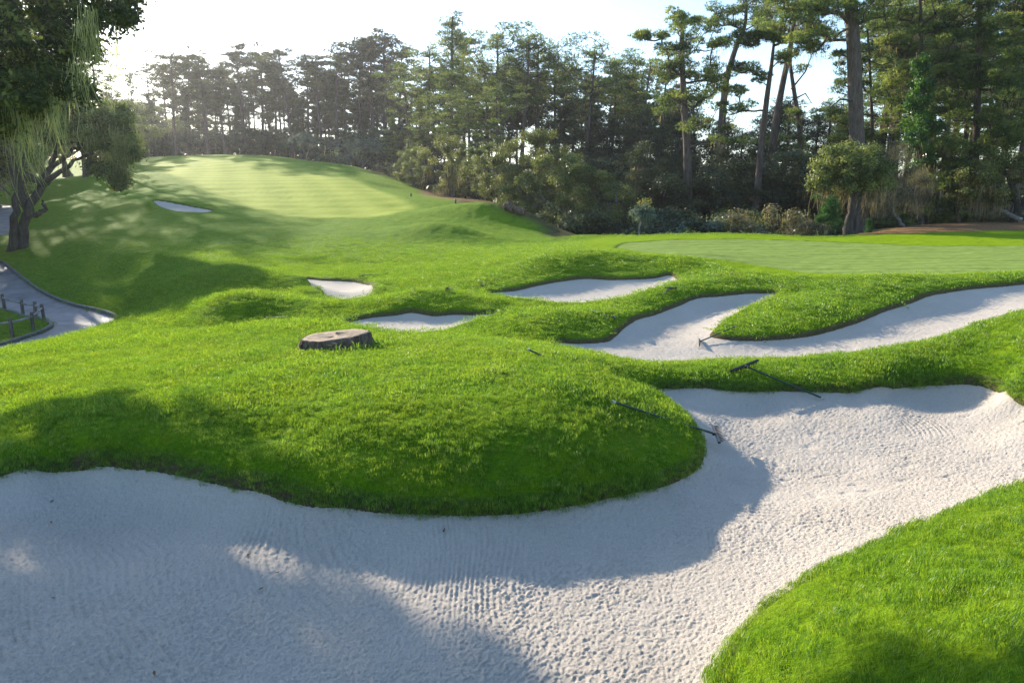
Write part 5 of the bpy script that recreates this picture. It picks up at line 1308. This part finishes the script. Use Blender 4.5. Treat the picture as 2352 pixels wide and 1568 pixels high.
# ------------------------------------------------------------------ split-rail fence by the path
def fence():
    P = [D(-40, 29.0, -4.85), V(13, 719, d=28.0), V(54, 730, d=26.9), V(83, 735, d=26.3), V(103, 742, d=25.6), V(77, 767, d=23.6), V(30, 783, d=22.4), D(-60, 21.9, -4.7)]
    e = empty('split_rail_fence', (P[4][0], P[4][1], H1(P[4][0], P[4][1]))); o = Vector(e.location)
    tag(e, 'low single-rail weathered wooden fence round the grass island in the cart path', 'fence')
    r = rs(81); tops = []
    for i, p in enumerate(P):
        z = H1(p[0], p[1]) + .03; h = .66 + r.uniform(-.03, .03); l = r.normal(0, .03, 2)
        c = np.array([(p[0], p[1], z - .2), (p[0] + l[0] * .5, p[1] + l[1] * .5, z + h * .5), (p[0] + l[0], p[1] + l[1], z + h), (p[0] + l[0], p[1] + l[1], z + h + .012)]) - np.array(o)
        v, f = tubes([(c, np.array([.062, .058, .056, .02]))], 6)
        mesh_np('post', v, f, M['fence_wood'], parent=e, smooth=False); tops.append(Vector((p[0] + l[0], p[1] + l[1], z + h - .14)))
    for a, b in zip(tops[:-1], tops[1:]):
        d = (b - a).normalized(); a_ = a - d * .1; b_ = b + d * .1; m = (a_ + b_) / 2 + Vector((0, 0, -.015))
        v, f = tubes([(np.array([tuple(a_ - o), tuple(m - o), tuple(b_ - o)]), np.array([.032, .042, .032]))], 6)
        mesh_np('rail', v, f, M['fence_rail'], parent=e, smooth=False)
fence()

# ------------------------------------------------------------------ small things
def log(p, q, ra, rb, name, label, mat, cat_, kink=.1, group=None):
    p, q = Vector(p), Vector(q); r = rs(int(p.x * 10) % 97)
    k = 9; pts = np.array([tuple((q - p) * (i / (k - 1)) + Vector((0, 0, math.sin(i * .7) * kink * .5 + r.normal() * kink * .2))) for i in range(k)])
    rad = np.linspace(ra, rb, k) * (1 + r.normal(0, .06, k)); rad = np.concatenate([[.02], rad, [.02]]); pts = np.vstack([pts[:1], pts, pts[-1:]])
    pts[0] -= (pts[2] - pts[1]) * .02; pts[-1] += (pts[-2] - pts[-3]) * .02
    v, f = tubes([(pts, rad)], 12)
    o = mesh_np(name, v, f, mat, loc=tuple(p)); tag(o, label, cat_, group); return o
A_ = V(2288, 493, d=56); B_ = V(2345, 510, d=54)
log((A_[0], A_[1], H1(A_[0], A_[1]) + 1.0), (B_[0], B_[1], H1(B_[0], B_[1]) + .35), .2, .16, 'fallen_log', 'bleached fallen log leaning in the wood at the right edge', M['white_log'], 'log')
for (u, v, u2, v2, ra, lab) in ((1024, 449, 1052, 452, .22, 'brown log on the mulch under the golden-lit oak'), (1162, 482, 1178, 486, .3, 'cut log block under the large spreading oak, upper one'), (1180, 489, 1202, 494, .28, 'cut log block under the large spreading oak, lower one')):
    a = hit(u, v, 40); b = hit(u2, v2, 40)
    log((a[0], a[1], a[2] + ra * .7), (b[0], a[1] - .5, b[2] + ra * .7), ra, ra * .9, 'log', lab, M['rock'], 'log', .05)
def stake(u, v, h, rad, name, label, mat, d0=30, cap=None):
    x, y, z = hit(u, v, d0)
    e = empty(name, (x, y, z - .05)); tag(e, label, 'stake')
    v_, f = tubes([(np.array([(0, 0, -.1), (.005, 0, h * .5), (0, 0, h), (0, 0, h + .01)]), np.array([rad, rad, rad, rad * .3]))], 8)
    mesh_np('post', v_, f, mat, parent=e)
    if cap:
        v_, f = tubes([(np.array([(0, 0, h - .1), (0, 0, h + .02), (0, 0, h + .03)]), np.array([rad * 1.3, rad * 1.3, rad * .4]))], 8)
        mesh_np('cap', v_, f, cap, parent=e)
stake(1046, 468, .38, .07, 'marker_stake', 'short black marker stake on the fairway edge below the golden-lit oak', M['rake_head'], cap=M['rake_head'])
stake(944, 452, .35, .06, 'marker_stake', 'tiny marker stake at the right edge of the mown fairway', M['rake_head'], cap=M['rake_head'])
x, y = xat(1868, 46.5, 540), 46.5
e = empty('wooden_post', (x, y, H1(x, y) - .1)); tag(e, 'thin brown post with a low board behind the back of the green', 'post')
v_, f = tubes([(np.array([(0, 0, -.2), (.01, 0, .5), (0, 0, 1.05), (0, 0, 1.06)]), np.array([.045, .04, .035, .01]))], 7); mesh_np('post', v_, f, M['rock'], parent=e)
mesh_pd('board', [(a, b, c) for a in (.1, .95) for b in (-.1, .1) for c in (0, .16)], [(0, 1, 3, 2), (4, 6, 7, 5), (0, 4, 5, 1), (2, 3, 7, 6), (0, 2, 6, 4), (1, 5, 7, 3)], M['fence_wood'], parent=e)
# fallen leaves
LV = [(223, 1325, 'b', 'curled brown leaf, alone on the shaded sand at lower left'), (571, 1277, 'b', 'brown leaf on the shaded sand, nearest the middle shadow edge'), (638, 1319, 'b', 'brown leaf on shaded sand below and right of the others'), (118, 1202, 'b', 'dark leaf on shaded sand, lower of two near the left turf edge'),
      (120, 1155, 'b', 'dark leaf on shaded sand just below the left turf edge'), (127, 1375, 'b', 'small brown leaf on sand near the lower left corner'), (391, 1095, 'b', 'small dark leaf touching the turf edge at left'), (1020, 1221, 'b', 'reddish-brown leaf in the shadow below the mound'),
      (600, 1354, 'b', 'small leaf in the middle of the shaded sand'), (355, 1552, 'b', 'brown leaf on sand at the bottom edge'), (1282, 1141, 'y', 'yellow leaf on the dark turf face of the mound'), (915, 919, 'b', 'tiny brown leaf on the sunlit top of the mound')]
for i, (u, v, k, lab) in enumerate(LV):
    r = rs(600 + i); p = tvert(u, v, .012, 2.5) if k == 'y' or v < 1000 else on(u, v, .006, 2.5)
    if k == 'y': p = (p[0], p[1], p[2] + .03)
    L_, W_ = r.uniform(.016, .026), r.uniform(.009, .014)
    vv = [(-L_, 0, .004), (-L_ * .4, -W_, .001), (-L_ * .4, W_, .007), (0, 0, 0), (L_ * .5, -W_ * .8, .006), (L_ * .5, W_ * .8, .010), (L_, 0, .012), (L_ * 1.5, .002, .014)]
    vv = [(a * (1.4 if k == 'y' else 1), b * (1.4 if k == 'y' else 1), c) for a, b, c in vv]; n0 = len(vv); vv += [(a, b, c - .0015) for a, b, c in vv]
    ff = [(0, 1, 3), (0, 3, 2), (1, 4, 3), (3, 4, 6), (3, 6, 5), (2, 3, 5), (4, 7, 6), (5, 6, 7)]; ff += [tuple(n0 + j for j in reversed(q)) for q in ff]
    o = mesh_pd('fallen_leaf', vv, ff, M['leaf_yellow' if k == 'y' else 'leaf_brown']); o.location = p; o.rotation_euler = (r.uniform(-.4, .4), r.uniform(-.3, .3), r.uniform(0, 6.28))
    tag(o, lab, 'leaf', 'fallen leaves')

# ------------------------------------------------------------------ hazy evening air
def haze():
    x0, x1, y0, y1, z0, z1 = -1000, 1000, -20, 4600, -40, 60
    vv = [(a, b, c) for a in (x0, x1) for b in (y0, y1) for c in (z0, z1)]
    o = mesh_pd('haze', vv, [(0, 1, 3, 2), (4, 6, 7, 5), (0, 4, 5, 1), (2, 3, 7, 6), (0, 2, 6, 4), (1, 5, 7, 3)])
    m = bpy.data.materials.new('hazy_air'); m.use_nodes = True; nt = m.node_tree; nt.nodes.clear()
    out = nt.nodes.new('ShaderNodeOutputMaterial'); v = nt.nodes.new('ShaderNodeVolumePrincipled')
    v.inputs['Color'].default_value = (0.92, 0.94, 1.0, 1); v.inputs['Density'].default_value = HAZE_DENSITY; v.inputs['Anisotropy'].default_value = 0.6
    nt.links.new(v.outputs[0], out.inputs['Volume']); o.data.materials.append(m)
    o['label'] = 'thin bright haze lit by the low sun'
    tag(o, kind='stuff')
HAZE_DENSITY = 0.00023
haze()
